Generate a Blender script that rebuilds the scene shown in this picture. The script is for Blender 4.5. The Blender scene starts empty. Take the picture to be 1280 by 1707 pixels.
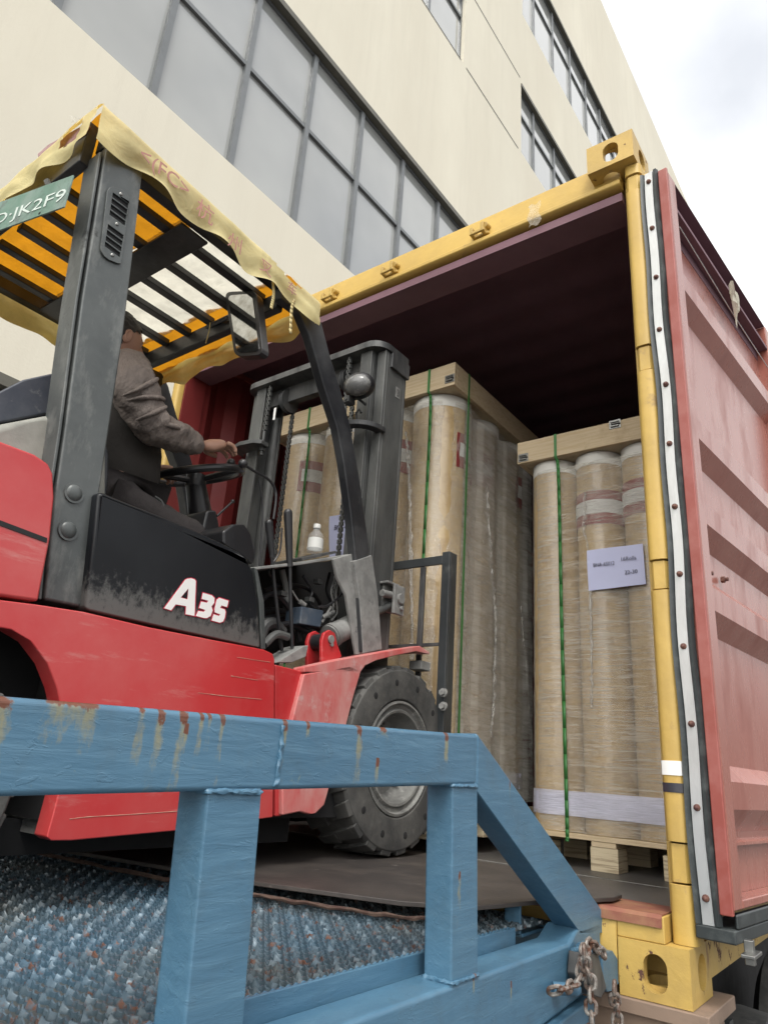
import bpy, bmesh, math, random
from mathutils import Vector, Matrix, noise
from mathutils.geometry import tessellate_polygon
random.seed(7)
R = math.radians
S = bpy.context.scene
COL = S.collection

# ------------------------------------------------------------------ camera, sky, sun, exposure
CAM_P = Vector((0.51332915, -1.89969766, 0.45794899))
CAM_R = (1.91978306, -0.0677822, 0.6349004)
F_PX = 1174.33
from mathutils import Euler
CM = Euler(CAM_R, 'XYZ').to_matrix()
cd = bpy.data.cameras.new("camera"); cam = bpy.data.objects.new("camera", cd); COL.objects.link(cam)
cam.location = CAM_P; cam.rotation_euler = CAM_R
cd.sensor_fit = 'HORIZONTAL'; cd.sensor_width = 36; cd.lens = F_PX/1280*36
cd.clip_start = .02; cd.clip_end = 2000
S.camera = cam
W = bpy.data.worlds.new("World"); S.world = W; W.use_nodes = True
nt = W.node_tree; nt.nodes.clear()
wo = nt.nodes.new('ShaderNodeOutputWorld'); bgn = nt.nodes.new('ShaderNodeBackground')
sky = nt.nodes.new('ShaderNodeTexSky'); sky.sky_type = 'NISHITA'; sky.sun_disc = False
SUN_EL, SUN_AZ = 60, 136      # degrees; azimuth clockwise from +Y
sky.sun_elevation = R(SUN_EL); sky.sun_rotation = R(SUN_AZ); sky.dust_density = 3; sky.air_density = 1
tcw = nt.nodes.new('ShaderNodeTexCoord'); nz = nt.nodes.new('ShaderNodeTexNoise')
nz.inputs['Scale'].default_value = 2.6; nz.inputs['Detail'].default_value = 5; nz.inputs['Roughness'].default_value = .5
crw = nt.nodes.new('ShaderNodeValToRGB'); crw.color_ramp.elements[0].position = .30; crw.color_ramp.elements[1].position = .5
crw.color_ramp.elements[0].color = (7.4, 7.8, 8.8, 1); crw.color_ramp.elements[1].color = (11.5, 11.5, 11.4, 1)
mxw = nt.nodes.new('ShaderNodeMix'); mxw.data_type = 'RGBA'; mxw.inputs[0].default_value = .93
nt.links.new(tcw.outputs['Generated'], nz.inputs['Vector']); nt.links.new(nz.outputs['Fac'], crw.inputs['Fac'])
vdot = nt.nodes.new('ShaderNodeVectorMath'); vdot.operation = 'DISTANCE'; vdot.inputs[1].default_value = (-.04, .655, .755)
nz2 = nt.nodes.new('ShaderNodeTexNoise'); nz2.inputs['Scale'].default_value = 7; nz2.inputs['Detail'].default_value = 6
nt.links.new(tcw.outputs['Generated'], vdot.inputs[0]); nt.links.new(tcw.outputs['Generated'], nz2.inputs['Vector'])
cadd = nt.nodes.new('ShaderNodeMath'); cadd.operation = 'MULTIPLY_ADD'; cadd.inputs[1].default_value = .16
nt.links.new(nz2.outputs['Fac'], cadd.inputs[0]); nt.links.new(vdot.outputs['Value'], cadd.inputs[2])
cr2 = nt.nodes.new('ShaderNodeValToRGB'); cr2.color_ramp.elements[0].position = .10; cr2.color_ramp.elements[1].position = .24
cr2.color_ramp.elements[0].color = (1, 1, 1, 1); cr2.color_ramp.elements[1].color = (0, 0, 0, 1); nt.links.new(cadd.outputs[0], cr2.inputs[0])
mx2 = nt.nodes.new('ShaderNodeMix'); mx2.data_type = 'RGBA'; nt.links.new(cr2.outputs[0], mx2.inputs[0]); mx2.inputs[7].default_value = (6.9, 7.15, 7.6, 1)
nt.links.new(crw.outputs[0], mx2.inputs[6])
nt.links.new(sky.outputs[0], mxw.inputs[6]); nt.links.new(mx2.outputs[2], mxw.inputs[7])
spz = nt.nodes.new('ShaderNodeSeparateXYZ'); nt.links.new(tcw.outputs['Generated'], spz.inputs[0])
crz = nt.nodes.new('ShaderNodeValToRGB'); crz.color_ramp.elements[0].position = .06; crz.color_ramp.elements[1].position = .24
crz.color_ramp.elements[0].color = (.22, .22, .22, 1); crz.color_ramp.elements[1].color = (1, 1, 1, 1); nt.links.new(spz.outputs[2], crz.inputs[0])
mlt = nt.nodes.new('ShaderNodeMix'); mlt.data_type = 'RGBA'; mlt.blend_type = 'MULTIPLY'; mlt.inputs[0].default_value = 1
nt.links.new(mxw.outputs[2], mlt.inputs[6]); nt.links.new(crz.outputs[0], mlt.inputs[7])
gdot = nt.nodes.new('ShaderNodeVectorMath'); gdot.operation = 'DOT_PRODUCT'; gdot.inputs[1].default_value = Vector((.22, -.86, .46)).normalized()
nt.links.new(tcw.outputs['Generated'], gdot.inputs[0])      # low sky glow added behind the camera for highlights and modelling
crg = nt.nodes.new('ShaderNodeValToRGB'); crg.color_ramp.elements[0].position = .72; crg.color_ramp.elements[1].position = .99
crg.color_ramp.elements[0].color = (0, 0, 0, 1); crg.color_ramp.elements[1].color = (26, 25.5, 24, 1); nt.links.new(gdot.outputs['Value'], crg.inputs[0])
gadd = nt.nodes.new('ShaderNodeMix'); gadd.data_type = 'RGBA'; gadd.blend_type = 'ADD'; gadd.inputs[0].default_value = 1
nt.links.new(mlt.outputs[2], gadd.inputs[6]); nt.links.new(crg.outputs[0], gadd.inputs[7])
nt.links.new(gadd.outputs[2], bgn.inputs['Color']); bgn.inputs['Strength'].default_value = .082
nt.links.new(bgn.outputs[0], wo.inputs[0])
sd = bpy.data.lights.new("sun", 'SUN'); sd.energy = 1.5; sd.angle = R(18); sd.color = (1, .965, .91)
so = bpy.data.objects.new("sun", sd); COL.objects.link(so)
_sd = Vector((math.sin(R(SUN_AZ))*math.cos(R(SUN_EL)), math.cos(R(SUN_AZ))*math.cos(R(SUN_EL)), math.sin(R(SUN_EL))))
so.rotation_euler = _sd.to_track_quat('Z', 'Y').to_euler()
S.view_settings.view_transform = 'Standard'; S.view_settings.look = 'None'; S.view_settings.gamma = 1
S.view_settings.exposure = 0.66

# ------------------------------------------------------------------ helpers
def ray(u, v):
    return CM @ Vector(((u-640)/F_PX, -(v-853.5)/F_PX, -1))
def at(u, v, x=None, y=None, z=None):
    """point where the sight line through a photo position meets the plane x, y or z = const"""
    d = ray(u, v)
    a, val = (0, x) if x is not None else (1, y) if y is not None else (2, z)
    return CAM_P + d*((val-CAM_P[a])/d[a])

class MB:
    def __init__(s): s.bm = bmesh.new()
    def box(s, lo, hi):
        lo = Vector(lo); hi = Vector(hi)
        m = Matrix.Translation((lo+hi)/2) @ Matrix.Diagonal([*(abs(hi[i]-lo[i]) for i in range(3)), 1])
        bmesh.ops.create_cube(s.bm, size=1, matrix=m); return s
    def obox(s, c, size, rot):
        m = Matrix.Translation(c) @ (rot if isinstance(rot, Matrix) else Euler(rot).to_matrix()).to_4x4() @ Matrix.Diagonal([*size, 1])
        bmesh.ops.create_cube(s.bm, size=1, matrix=m); return s
    def cyl(s, a, b, r, r2=None, n=20, caps=True):
        a = Vector(a); b = Vector(b); d = b-a
        m = Matrix.Translation((a+b)/2) @ d.to_track_quat('Z', 'Y').to_matrix().to_4x4()
        bmesh.ops.create_cone(s.bm, cap_ends=caps, segments=n, radius1=r, radius2=r if r2 is None else r2, depth=d.length, matrix=m); return s
    def sph(s, c, rad, rot=None, n=20):
        rad = Vector(rad) if hasattr(rad, '__len__') else Vector((rad,)*3)
        m = Matrix.Translation(c) @ (rot or Matrix.Identity(3)).to_4x4() @ Matrix.Diagonal([*rad, 1])
        bmesh.ops.create_uvsphere(s.bm, u_segments=n, v_segments=n//2, radius=1, matrix=m); return s
    def tube(s, pts, r, n=8, closed=False, rr=None):
        pts = [Vector(p) for p in pts]; N = len(pts); rings = []; up = None
        for i, p in enumerate(pts):
            if closed: t = (pts[(i+1) % N]-pts[i-1]).normalized()
            else: t = (pts[min(i+1, N-1)]-pts[max(i-1, 0)]).normalized()
            if up is None: up = t.orthogonal().normalized()
            up = (up-t*up.dot(t)).normalized(); bn = t.cross(up); q = rr[i] if rr else r
            rings.append([s.bm.verts.new(p+(up*math.cos(k*2*math.pi/n)+bn*math.sin(k*2*math.pi/n))*q) for k in range(n)])
        for i in range(N if closed else N-1):
            a = rings[i]; b = rings[(i+1) % N]
            for k in range(n): s.bm.faces.new((a[k], a[(k+1) % n], b[(k+1) % n], b[k]))
        if not closed:
            s.bm.faces.new(rings[0][::-1]); s.bm.faces.new(rings[-1])
        return s
    def prism(s, outer, off, holes=()):
        """polygon (3D points, coplanar) with holes, extruded by vector off"""
        off = Vector(off); loops = [[Vector(p) for p in l] for l in [outer, *holes]]
        tris = tessellate_polygon(loops); flat = [p for l in loops for p in l]
        va = [s.bm.verts.new(p) for p in flat]; vb = [s.bm.verts.new(p+off) for p in flat]
        for t in tris:
            try:
                s.bm.faces.new([va[i] for i in t]); s.bm.faces.new([vb[i] for i in reversed(t)])
            except ValueError: pass
        k = 0
        for l in loops:
            n = len(l)
            for i in range(n):
                j = (i+1) % n
                try: s.bm.faces.new((va[k+i], va[k+j], vb[k+j], vb[k+i]))
                except ValueError: pass
            k += n
        return s
    def grid(s, fn, nu, nv):
        g = [[s.bm.verts.new(fn(i/nu, j/nv)) for j in range(nv+1)] for i in range(nu+1)]
        for i in range(nu):
            for j in range(nv): s.bm.faces.new((g[i][j], g[i+1][j], g[i+1][j+1], g[i][j+1]))
        return s
    def lathe(s, prof, c, axis, n=40):
        """prof: list of (radius, distance along axis)"""
        axis = Vector(axis).normalized(); u = axis.orthogonal().normalized(); w = axis.cross(u); c = Vector(c)
        rings = [[s.bm.verts.new(c+axis*h+(u*math.cos(2*math.pi*k/n)+w*math.sin(2*math.pi*k/n))*max(r, 1e-4)) for k in range(n)] for r, h in prof]
        for a, b in zip(rings, rings[1:]):
            for k in range(n): s.bm.faces.new((a[k], a[(k+1) % n], b[(k+1) % n], b[k]))
        return s
    def build(s, name, mat, parent=None, bevel=0, smooth=35, recalc=True, seg=2, solid=0):
        if recalc: bmesh.ops.recalc_face_normals(s.bm, faces=s.bm.faces)
        base = world_base(parent)
        for v in s.bm.verts: v.co -= base
        me = bpy.data.meshes.new(name); s.bm.to_mesh(me); s.bm.free()
        o = bpy.data.objects.new(name, me); COL.objects.link(o)
        if parent: o.parent = parent
        if mat: me.materials.append(mat)
        if smooth:
            me.polygons.foreach_set('use_smooth', [True]*len(me.polygons)); me.set_sharp_from_angle(angle=R(smooth))
        if solid:
            md = o.modifiers.new('solid', 'SOLIDIFY'); md.thickness = solid; md.offset = 0
        if bevel:
            md = o.modifiers.new('bevel', 'BEVEL'); md.width = bevel; md.segments = seg; md.limit_method = 'ANGLE'; md.angle_limit = R(40); md.harden_normals = True
        return o
def world_base(o):
    b = Vector((0, 0, 0))
    while o: b += o.location; o = o.parent
    return b
def tag(o, label=None, cat=None, group=None, kind=None):
    if label: o['label'] = label
    if cat: o['category'] = cat
    if group: o['group'] = group
    if kind: o['kind'] = kind
    return o
def thing(name, loc, label, cat, group=None):
    o = bpy.data.objects.new(name, None); COL.objects.link(o); o.location = loc; o.empty_display_size = .1
    return tag(o, label, cat, group)
def spline(pts, n=8):
    pts = [Vector(p) for p in pts]; out = []
    P = [pts[0]*2-pts[1]]+pts+[pts[-1]*2-pts[-2]]
    for i in range(1, len(P)-2):
        for k in range(n):
            t = k/n; a, b, c, d = P[i-1:i+3]
            out.append(.5*((2*b)+(c-a)*t+(2*a-5*b+4*c-d)*t*t+(3*b-a-3*c+d)*t**3))
    out.append(pts[-1]); return out
def px(poly, **pl): return [at(u, v, **pl) for u, v in poly]

# ------------------------------------------------------------------ materials
def newmat(name):
    m = bpy.data.materials.new(name); m.use_nodes = True; n = m.node_tree; n.nodes.clear()
    out = n.nodes.new('ShaderNodeOutputMaterial'); return m, n, out
def N(n, t, **kw):
    q = n.nodes.new('ShaderNode'+t)
    for k, v in kw.items():
        if k.startswith('i_'):
            q.inputs[k[2:].replace('_', ' ')].default_value = v
        else: setattr(q, k, v)
    return q
def coords(n, scale=(1, 1, 1), space='Object'):
    tc = N(n, 'TexCoord'); mp = N(n, 'Mapping'); mp.inputs['Scale'].default_value = scale
    n.links.new(tc.outputs[space], mp.inputs[0]); return mp.outputs[0]
def noise_(n, vec, scale, detail=6, rough=.6, dist=0):
    q = N(n, 'TexNoise', i_Scale=scale, i_Detail=detail, i_Roughness=rough, i_Distortion=dist)
    n.links.new(vec, q.inputs['Vector']); return q.outputs['Fac']
def ramp(n, fac, stops):
    q = N(n, 'ValToRGB'); cr = q.color_ramp
    while len(cr.elements) < len(stops): cr.elements.new(.5)
    for e, (p, c) in zip(cr.elements, stops):
        e.position = p; e.color = (c, c, c, 1) if not hasattr(c, '__len__') else (*c, 1)
    n.links.new(fac, q.inputs[0]); return q.outputs[0]
def mix(n, f, a, b, mode='MIX'):
    q = N(n, 'Mix', data_type='RGBA', blend_type=mode)
    for i, v in ((0, f), (6, a), (7, b)):
        if isinstance(v, (int, float)): q.inputs[i].default_value = v if i == 0 else (v, v, v, 1)
        elif isinstance(v, tuple): q.inputs[i].default_value = (*v, 1)
        else: n.links.new(v, q.inputs[i])
    return q.outputs[2]
def mth(n, op, a, b=0.0, c=None, clamp=False):
    q = N(n, 'Math', operation=op, use_clamp=clamp)
    for i, v in enumerate((a, b) if c is None else (a, b, c)):
        if isinstance(v, (int, float)): q.inputs[i].default_value = v
        else: n.links.new(v, q.inputs[i])
    return q.outputs[0]
def pbr(name, col, rough=.5, metal=0, col2=None, vs=6, vthr=(.42, .62), vstretch=(1, 1, 1), dirt=None, dthr=(.5, .7), ds=14, dstretch=(1, 1, 1),
        bump=.1, bs=60, bstretch=(1, 1, 1), var=.12, spec=.5, coat=0, rust=None, rthr=(.66, .7), rs=9, transl=0, dist=0, bd=.004, extra=None):
    m, n, out = newmat(name); L = n.links
    b = N(n, 'BsdfPrincipled'); b.inputs['Metallic'].default_value = metal; b.inputs['Specular IOR Level'].default_value = spec
    b.inputs['Coat Weight'].default_value = coat; b.inputs['Coat Roughness'].default_value = .15
    c0 = coords(n); f = noise_(n, c0, vs*.6, 5)
    lo = tuple(x*(1-var) for x in col); hi = tuple(min(1, x*(1+var)) for x in col)
    cc = mix(n, ramp(n, f, [(.3, 0), (.7, 1)]), lo, hi); rg = None
    if col2:
        f2 = ramp(n, noise_(n, coords(n, vstretch), vs, 8, .65, dist), [(vthr[0], 0), (vthr[1], 1)]); cc = mix(n, f2, cc, col2)
    if dirt:
        f3 = ramp(n, noise_(n, coords(n, dstretch), ds, 10, .7, dist), [(dthr[0], 0), (dthr[1], 1)]); cc = mix(n, f3, cc, dirt)
        rg = mix(n, f3, rough, min(1, rough+.25))
    if rust:
        rn = noise_(n, coords(n), rs, 8, .65); f4 = ramp(n, rn, [(rthr[0], 0), (rthr[1], 1)]); cc = mix(n, f4, cc, rust)
        rg = mix(n, f4, rg if rg is not None else rough, .9)
    if extra: cc = extra(n, cc)
    L.new(cc, b.inputs['Base Color'])
    if rg is not None: L.new(rg, b.inputs['Roughness'])
    else:
        L.new(ramp(n, noise_(n, c0, vs*3, 4), [(.2, max(0, rough-.08)), (.8, min(1, rough+.1))]), b.inputs['Roughness'])
    if bump:
        bp = N(n, 'Bump', i_Strength=bump, i_Distance=bd); L.new(noise_(n, coords(n, bstretch), bs, 6, .6), bp.inputs['Height']); L.new(bp.outputs[0], b.inputs['Normal'])
    if transl:
        t = N(n, 'BsdfTranslucent'); L.new(cc, t.inputs[0]); ms = N(n, 'MixShader'); ms.inputs[0].default_value = transl
        L.new(b.outputs[0], ms.inputs[1]); L.new(t.outputs[0], ms.inputs[2]); L.new(ms.outputs[0], out.inputs[0])
    else: L.new(b.outputs[0], out.inputs[0])
    return m

M = {}
M['stucco'] = pbr('stucco', (.665, .63, .525), .9, col2=(.61, .57, .47), vs=.35, vthr=(.4, .7), vstretch=(1, 1, .35), dirt=(.60, .565, .47), ds=.9, dstretch=(1, 3, .25), dthr=(.5, .8), bump=.3, bs=30, bd=.008, var=.05)
M['frame_grey'] = pbr('frame_grey', (.16, .17, .175), .4, metal=.3, var=.1)
M['frame_dark'] = pbr('frame_dark', (.10, .095, .075), .5, var=.15)
M['asphalt'] = pbr('asphalt', (.13, .125, .12), .95, col2=(.09, .09, .088), vs=.8, bump=.6, bs=70, bd=.01)
M['yellow'] = pbr('yellow_paint', (.50, .335, .085), .5, col2=(.42, .28, .075), vs=4, dirt=(.30, .20, .09), ds=7, dthr=(.62, .72), rust=(.10, .045, .03), rs=13, rthr=(.69, .71), bump=.35, bs=35, var=.1)
M['yellow_worn'] = pbr('yellow_paint_worn', (.49, .33, .09), .5, col2=(.40, .27, .08), vs=5, dirt=(.28, .17, .09), ds=9, dthr=(.6, .68), dstretch=(1, 1, .35), rust=(.09, .04, .028), rs=12, rthr=(.615, .64), bump=.5, bs=30, var=.12)
M['cont_red'] = pbr('container_red', (.26, .062, .048), .42, col2=(.28, .07, .06), vs=3, dirt=(.36, .15, .13), ds=6, dthr=(.45, .8), bump=.12, bs=14, var=.1, spec=.5)
M['door_red'] = pbr('door_red_faded', (.29, .095, .070), .27, col2=(.335, .145, .115), vs=2.4, vthr=(.35, .75), dirt=(.23, .07, .052), ds=9, dthr=(.5, .75), dstretch=(1, 1, .3), bump=.08, bs=9, var=.08, spec=.7)
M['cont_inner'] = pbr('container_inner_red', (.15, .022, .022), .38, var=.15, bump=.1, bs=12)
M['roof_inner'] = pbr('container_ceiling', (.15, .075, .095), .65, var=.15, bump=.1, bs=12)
M['floor_ply'] = pbr('container_floor_plywood', (.085, .08, .075), .45, col2=(.12, .11, .10), vs=5, vstretch=(1, .3, 1), dirt=(.16, .15, .14), ds=25, dthr=(.6, .75), bump=.1)
M['sill'] = pbr('sill_red_worn', (.20, .065, .045), .6, col2=(.27, .13, .07), vs=10, rust=(.45, .3, .1), rs=7, rthr=(.6, .66), bump=.3, bs=40)
M['rubber'] = pbr('gasket_rubber', (.028, .034, .036), .45, var=.2, dirt=(.07, .08, .08), ds=20)
M['alu'] = pbr('aluminium_strip', (.55, .56, .56), .38, metal=.55, dirt=(.34, .33, .32), ds=8, dstretch=(1, 1, .2), dthr=(.5, .8), bump=.1)
M['bolt_rust'] = pbr('bolt_rusty', (.11, .05, .045), .7, col2=(.2, .1, .07), vs=60, metal=.3)
M['scratch'] = pbr('scratched_paint', (.42, .27, .2), .7, bump=0)
M['tape_white'] = pbr('white_tape', (.75, .75, .73), .6, var=.05)
M['tape_black'] = pbr('black_tape', (.03, .03, .04), .35, var=.2)
M['chassis'] = pbr('trailer_frame_paint', (.22, .155, .115), .7, dirt=(.13, .10, .08), ds=8, bump=.2)
M['tyre'] = pbr('tyre_rubber', (.045, .045, .044), .75, col2=(.085, .083, .078), vs=9, dirt=(.12, .117, .11), ds=26, dthr=(.58, .72), bump=.35, bs=60)
M['rim'] = pbr('wheel_rim_dusty', (.20, .20, .19), .6, metal=.2, col2=(.13, .13, .125), vs=14, dirt=(.30, .295, .28), ds=40, dthr=(.56, .64), bump=.3)
M['fk_red'] = pbr('forklift_red', (.45, .024, .028), .34, col2=(.48, .085, .08), vs=3.2, vthr=(.42, .8), dirt=(.52, .24, .22), ds=11, dstretch=(1, .35, 2.2), dthr=(.58, .82), bump=.06, bs=30, var=.08, coat=.25)
M['fk_red_dusty'] = pbr('forklift_red_dusty', (.50, .06, .06), .5, col2=(.52, .26, .24), vs=7, vthr=(.36, .66), vstretch=(1, 1, .5), dirt=(.5, .36, .34), ds=15, dthr=(.56, .72), bump=.1, bs=30)
M['fk_black'] = pbr('forklift_black', (.022, .025, .027), .33, col2=(.05, .055, .058), vs=3, vthr=(.4, .75), dirt=(.10, .105, .10), ds=9, dthr=(.56, .75), bump=.15, bs=40)
def cowl_dust(n, cc):
    # pale scuffed grime splashed along the lower edge of the cowl
    tc = N(n, 'TexCoord'); sp = N(n, 'SeparateXYZ'); n.links.new(tc.outputs['Object'], sp.inputs[0])
    hgt = mth(n, 'MULTIPLY_ADD', sp.outputs['Z'], -7.5, 5.1)
    f = noise_(n, coords(n, (1, 1, .7)), 55, 12, .8)
    return mix(n, mth(n, 'MULTIPLY', ramp(n, mth(n, 'ADD', mth(n, 'MULTIPLY', hgt, .45), f), [(.66, 0), (.84, 1)]), .55), cc, (.16, .16, .152))
M['cowl'] = pbr('cowl_black', (.006, .007, .009), .36, spec=.25, col2=(.014, .016, .019), vs=2.2, vthr=(.4, .8), bump=.06, bs=40, extra=cowl_dust)
M['post_grey'] = pbr('guard_post_grey', (.060, .067, .067), .38, col2=(.12, .13, .128), vs=2.6, vthr=(.4, .75), dirt=(.20, .205, .195), ds=13, dstretch=(1, 1, .4), dthr=(.50, .74), bump=.2, bs=45, metal=.15, rust=(.02, .022, .022), rs=8, rthr=(.62, .68))
M['bar_dark'] = pbr('guard_bar_dark', (.016, .017, .02), .38, col2=(.055, .057, .06), vs=5, vthr=(.45, .7), bump=.15)
M['mast'] = pbr('mast_steel_grey', (.060, .062, .062), .5, col2=(.125, .128, .123), vs=6, vthr=(.42, .66), vstretch=(1, 1, .3), dirt=(.05, .05, .05), ds=8, dthr=(.56, .7), dstretch=(1, 1, .35), bump=.3, bs=50, metal=.2)
M['mast_dark'] = pbr('mast_steel_dark', (.035, .036, .038), .5, col2=(.11, .11, .108), vs=8, vstretch=(1, 1, .3), bump=.2, metal=.2)
M['dust_grey'] = pbr('dusty_metal', (.24, .24, .23), .75, col2=(.15, .15, .145), vs=10, dirt=(.08, .08, .08), ds=22, dthr=(.58, .7), bump=.3)
M['dark_void'] = pbr('part_and_shade_black', (.012, .012, .013), .8, var=.3)  # near-black for dark parts and for shade put into the colour
M['seat'] = pbr('seat_vinyl', (.025, .028, .034), .45, dirt=(.06, .063, .07), ds=9, bump=.15)
M['hood_blue'] = pbr('hood_dark_blue', (.032, .038, .055), .55, col2=(.07, .075, .09), vs=8, vthr=(.4, .7), dirt=(.15, .155, .16), ds=26, dthr=(.6, .72), bump=.15)
M['hood_dust'] = pbr('hood_dusty', (.27, .27, .24), .7, col2=(.19, .19, .17), vs=6, dirt=(.1, .1, .095), ds=20, dthr=(.62, .7), bump=.2)
M['tarp_out'] = None
M['bluebox'] = pbr('blue_box', (.06, .085, .12), .5, var=.2, dirt=(.14, .15, .16), ds=20)
M['skin'] = pbr('skin', (.42, .235, .165), .5, var=.08, bump=.1, bs=90)
M['hair'] = pbr('hair', (.014, .012, .011), .55, var=.4, bump=.8, bs=160, bstretch=(1, 1, .3))
M['jacket'] = pbr('jacket_cloth', (.22, .182, .160), .8, col2=(.17, .14, .125), vs=7, bump=.9, bs=11, bstretch=(1, 1.6, .7), bd=.035, var=.12)
M['vest'] = pbr('dark_clothes', (.045, .04, .036), .9, var=.2, bump=.5, bs=12, bd=.02)
M['trousers'] = pbr('dark_trousers', (.034, .029, .029), .9, var=.2, bump=.5, bs=14, bd=.02)
M['chrome'] = pbr('chrome', (.6, .6, .6), .2, metal=1, bump=0)
M['wood'] = pbr('pine_board', (.55, .44, .29), .75, col2=(.47, .36, .22), vs=5, vstretch=(1, 6, 22), vthr=(.45, .6), dirt=(.35, .25, .15), ds=4, dthr=(.6, .75), bump=.2, bs=20, bstretch=(1, 4, 12), var=.08)
M['ply'] = pbr('plywood_block', (.52, .44, .30), .8, col2=(.34, .27, .18), vs=1, vstretch=(3, 3, 90), vthr=(.52, .58), bump=.3, bs=10, bstretch=(1, 1, 14))
M['kraft'] = pbr('kraft_paper', (.42, .29, .135), .30, col2=(.48, .35, .18), vs=5, vstretch=(2, 2, .3), dirt=(.29, .19, .09), ds=9, dthr=(.5, .7), bump=.6, bs=16, bd=.01, coat=.7)
M['roll_end'] = pbr('white_roll_end', (.58, .57, .53), .6, var=.08, bump=.3, bs=20)
M['red_label'] = pbr('red_label', (.20, .03, .03), .5, var=.15)
M['white_label'] = pbr('white_label', (.55, .55, .53), .55, var=.06)
M['band_white'] = pbr('lilac_sheet', (.50, .50, .62), .6, var=.06, bump=.3, bs=20)
M['strap'] = pbr('green_strap', (.035, .17, .04), .4, var=.2)
M['paper'] = pbr('paper_sheet', (.50, .52, .72), .65, var=.03, bump=.25, bs=7, bd=.01)
M['ink'] = pbr('ink', (.05, .05, .09), .7, var=.1, bump=0)
M['clasp'] = pbr('clasp_steel', (.25, .25, .24), .35, metal=.9, bump=.1)
M['blue'] = None
M['plate_black'] = pbr('bridge_plate_rubber', (.042, .037, .035), .42, col2=(.068, .058, .052), vs=5, dirt=(.17, .15, .135), ds=22, dthr=(.6, .75), bump=.2, rust=(.3, .29, .28), rs=60, rthr=(.76, .77))
M['chain_rust'] = pbr('chain_rusty', (.16, .12, .10), .6, metal=.5, col2=(.32, .31, .29), vs=30, vthr=(.42, .6), dirt=(.12, .055, .035), ds=40, dthr=(.5, .6), bump=.4)
M['lic_green'] = pbr('licence_plate_green', (.10, .20, .155), .5, col2=(.20, .27, .24), vs=8, vthr=(.4, .7), dirt=(.10, .12, .11), ds=20, dthr=(.5, .7), bump=.15)
M['lic_white'] = pbr('licence_letters', (.55, .62, .58), .6, var=.15)
M['decal_white'] = pbr('decal_white', (.72, .72, .70), .5, var=.04, bump=.05)
M['decal_red'] = pbr('decal_red', (.42, .02, .05), .5, var=.05, bump=0)
M['mark_red'] = pbr('faded_print', (.40, .19, .16), .8, var=.2, bump=0)
M['scrap'] = pbr('torn_paper', (.62, .6, .5), .7, var=.1, transl=.3)
M['black_plastic'] = pbr('black_plastic', (.018, .018, .02), .35, dirt=(.07, .07, .07), ds=18, dthr=(.58, .75), bump=.1)
M['pinkwrap'] = pbr('torn_foam', (.38, .24, .24), .8, col2=(.25, .12, .11), vs=12, bump=.4)

def glass_window():
    m, n, out = newmat('window_glass'); L = n.links
    b = N(n, 'BsdfPrincipled', i_Roughness=.06); b.inputs['Specular IOR Level'].default_value = .9
    L.new(mix(n, ramp(n, noise_(n, coords(n), .5, 3), [(.3, 0), (.7, 1)]), (.27, .28, .275), (.34, .35, .34)), b.inputs['Base Color'])
    b.inputs['Coat Weight'].default_value = .6; b.inputs['Coat Roughness'].default_value = .03
    L.new(b.outputs[0], out.inputs[0]); return m
M['win_glass'] = glass_window()
def mirror_mat():
    m, n, out = newmat('mirror_glass'); b = N(n, 'BsdfPrincipled', i_Metallic=1., i_Roughness=.06)
    n.links.new(mix(n, ramp(n, noise_(n, coords(n), 30, 8, .7), [(.4, 0), (.7, 1)]), (.62, .63, .64), (.35, .34, .32)), b.inputs['Base Color'])
    n.links.new(b.outputs[0], out.inputs[0]); return m
M['mirror'] = mirror_mat()
def clear_plastic(name, col=(.9, .9, .9), fac=(.15, .5), scale=(3, 3, 40), s=6, rough=.2, bump=.5, bscale=(2, 2, 30)):
    m, n, out = newmat(name); L = n.links
    b = N(n, 'BsdfPrincipled', i_Roughness=rough); b.inputs['Base Color'].default_value = (*col, 1); b.inputs['Specular IOR Level'].default_value = 1.0
    tr = N(n, 'BsdfTransparent'); ms = N(n, 'MixShader')
    f = mth(n, 'ADD', mth(n, 'MULTIPLY', noise_(n, coords(n, scale), s, 8, .7, .6), .7), mth(n, 'MULTIPLY', noise_(n, coords(n, (1, 1, .4)), 5, 5), .3))
    L.new(ramp(n, f, [(.38, fac[0]), (.66, fac[1])]), ms.inputs[0])
    bp = N(n, 'Bump', i_Strength=bump, i_Distance=.01); L.new(noise_(n, coords(n, bscale), s, 8, .65, .5), bp.inputs['Height']); L.new(bp.outputs[0], b.inputs['Normal'])
    L.new(tr.outputs[0], ms.inputs[1]); L.new(b.outputs[0], ms.inputs[2]); L.new(ms.outputs[0], out.inputs[0]); return m
M['film'] = clear_plastic('stretch_film', (.64, .60, .52), (.12, .60), (1.2, 1.2, 26), 5, .13, .8)
M['film_dense'] = clear_plastic('stretch_film_bunched', (.66, .63, .58), (.0, .75), (18, 18, 5), 5, .2, .8, (20, 20, 8))
M['film_edge'] = clear_plastic('stretch_film_thin', (.66, .62, .54), (.10, .42), (5, 5, 12), 6, .07, .7, (4, 4, 9))
M['film_grey'] = clear_plastic('stretch_film_grey', (.66, .63, .57), (.38, .72), (1.2, 1.6, 9), 4, .14, .8, (1.5, 2, 22))
M['belt'] = clear_plastic('lilac_belt', (.62, .62, .74), (.55, .92), (2, 2, 40), 6, .4, .5)
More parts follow.
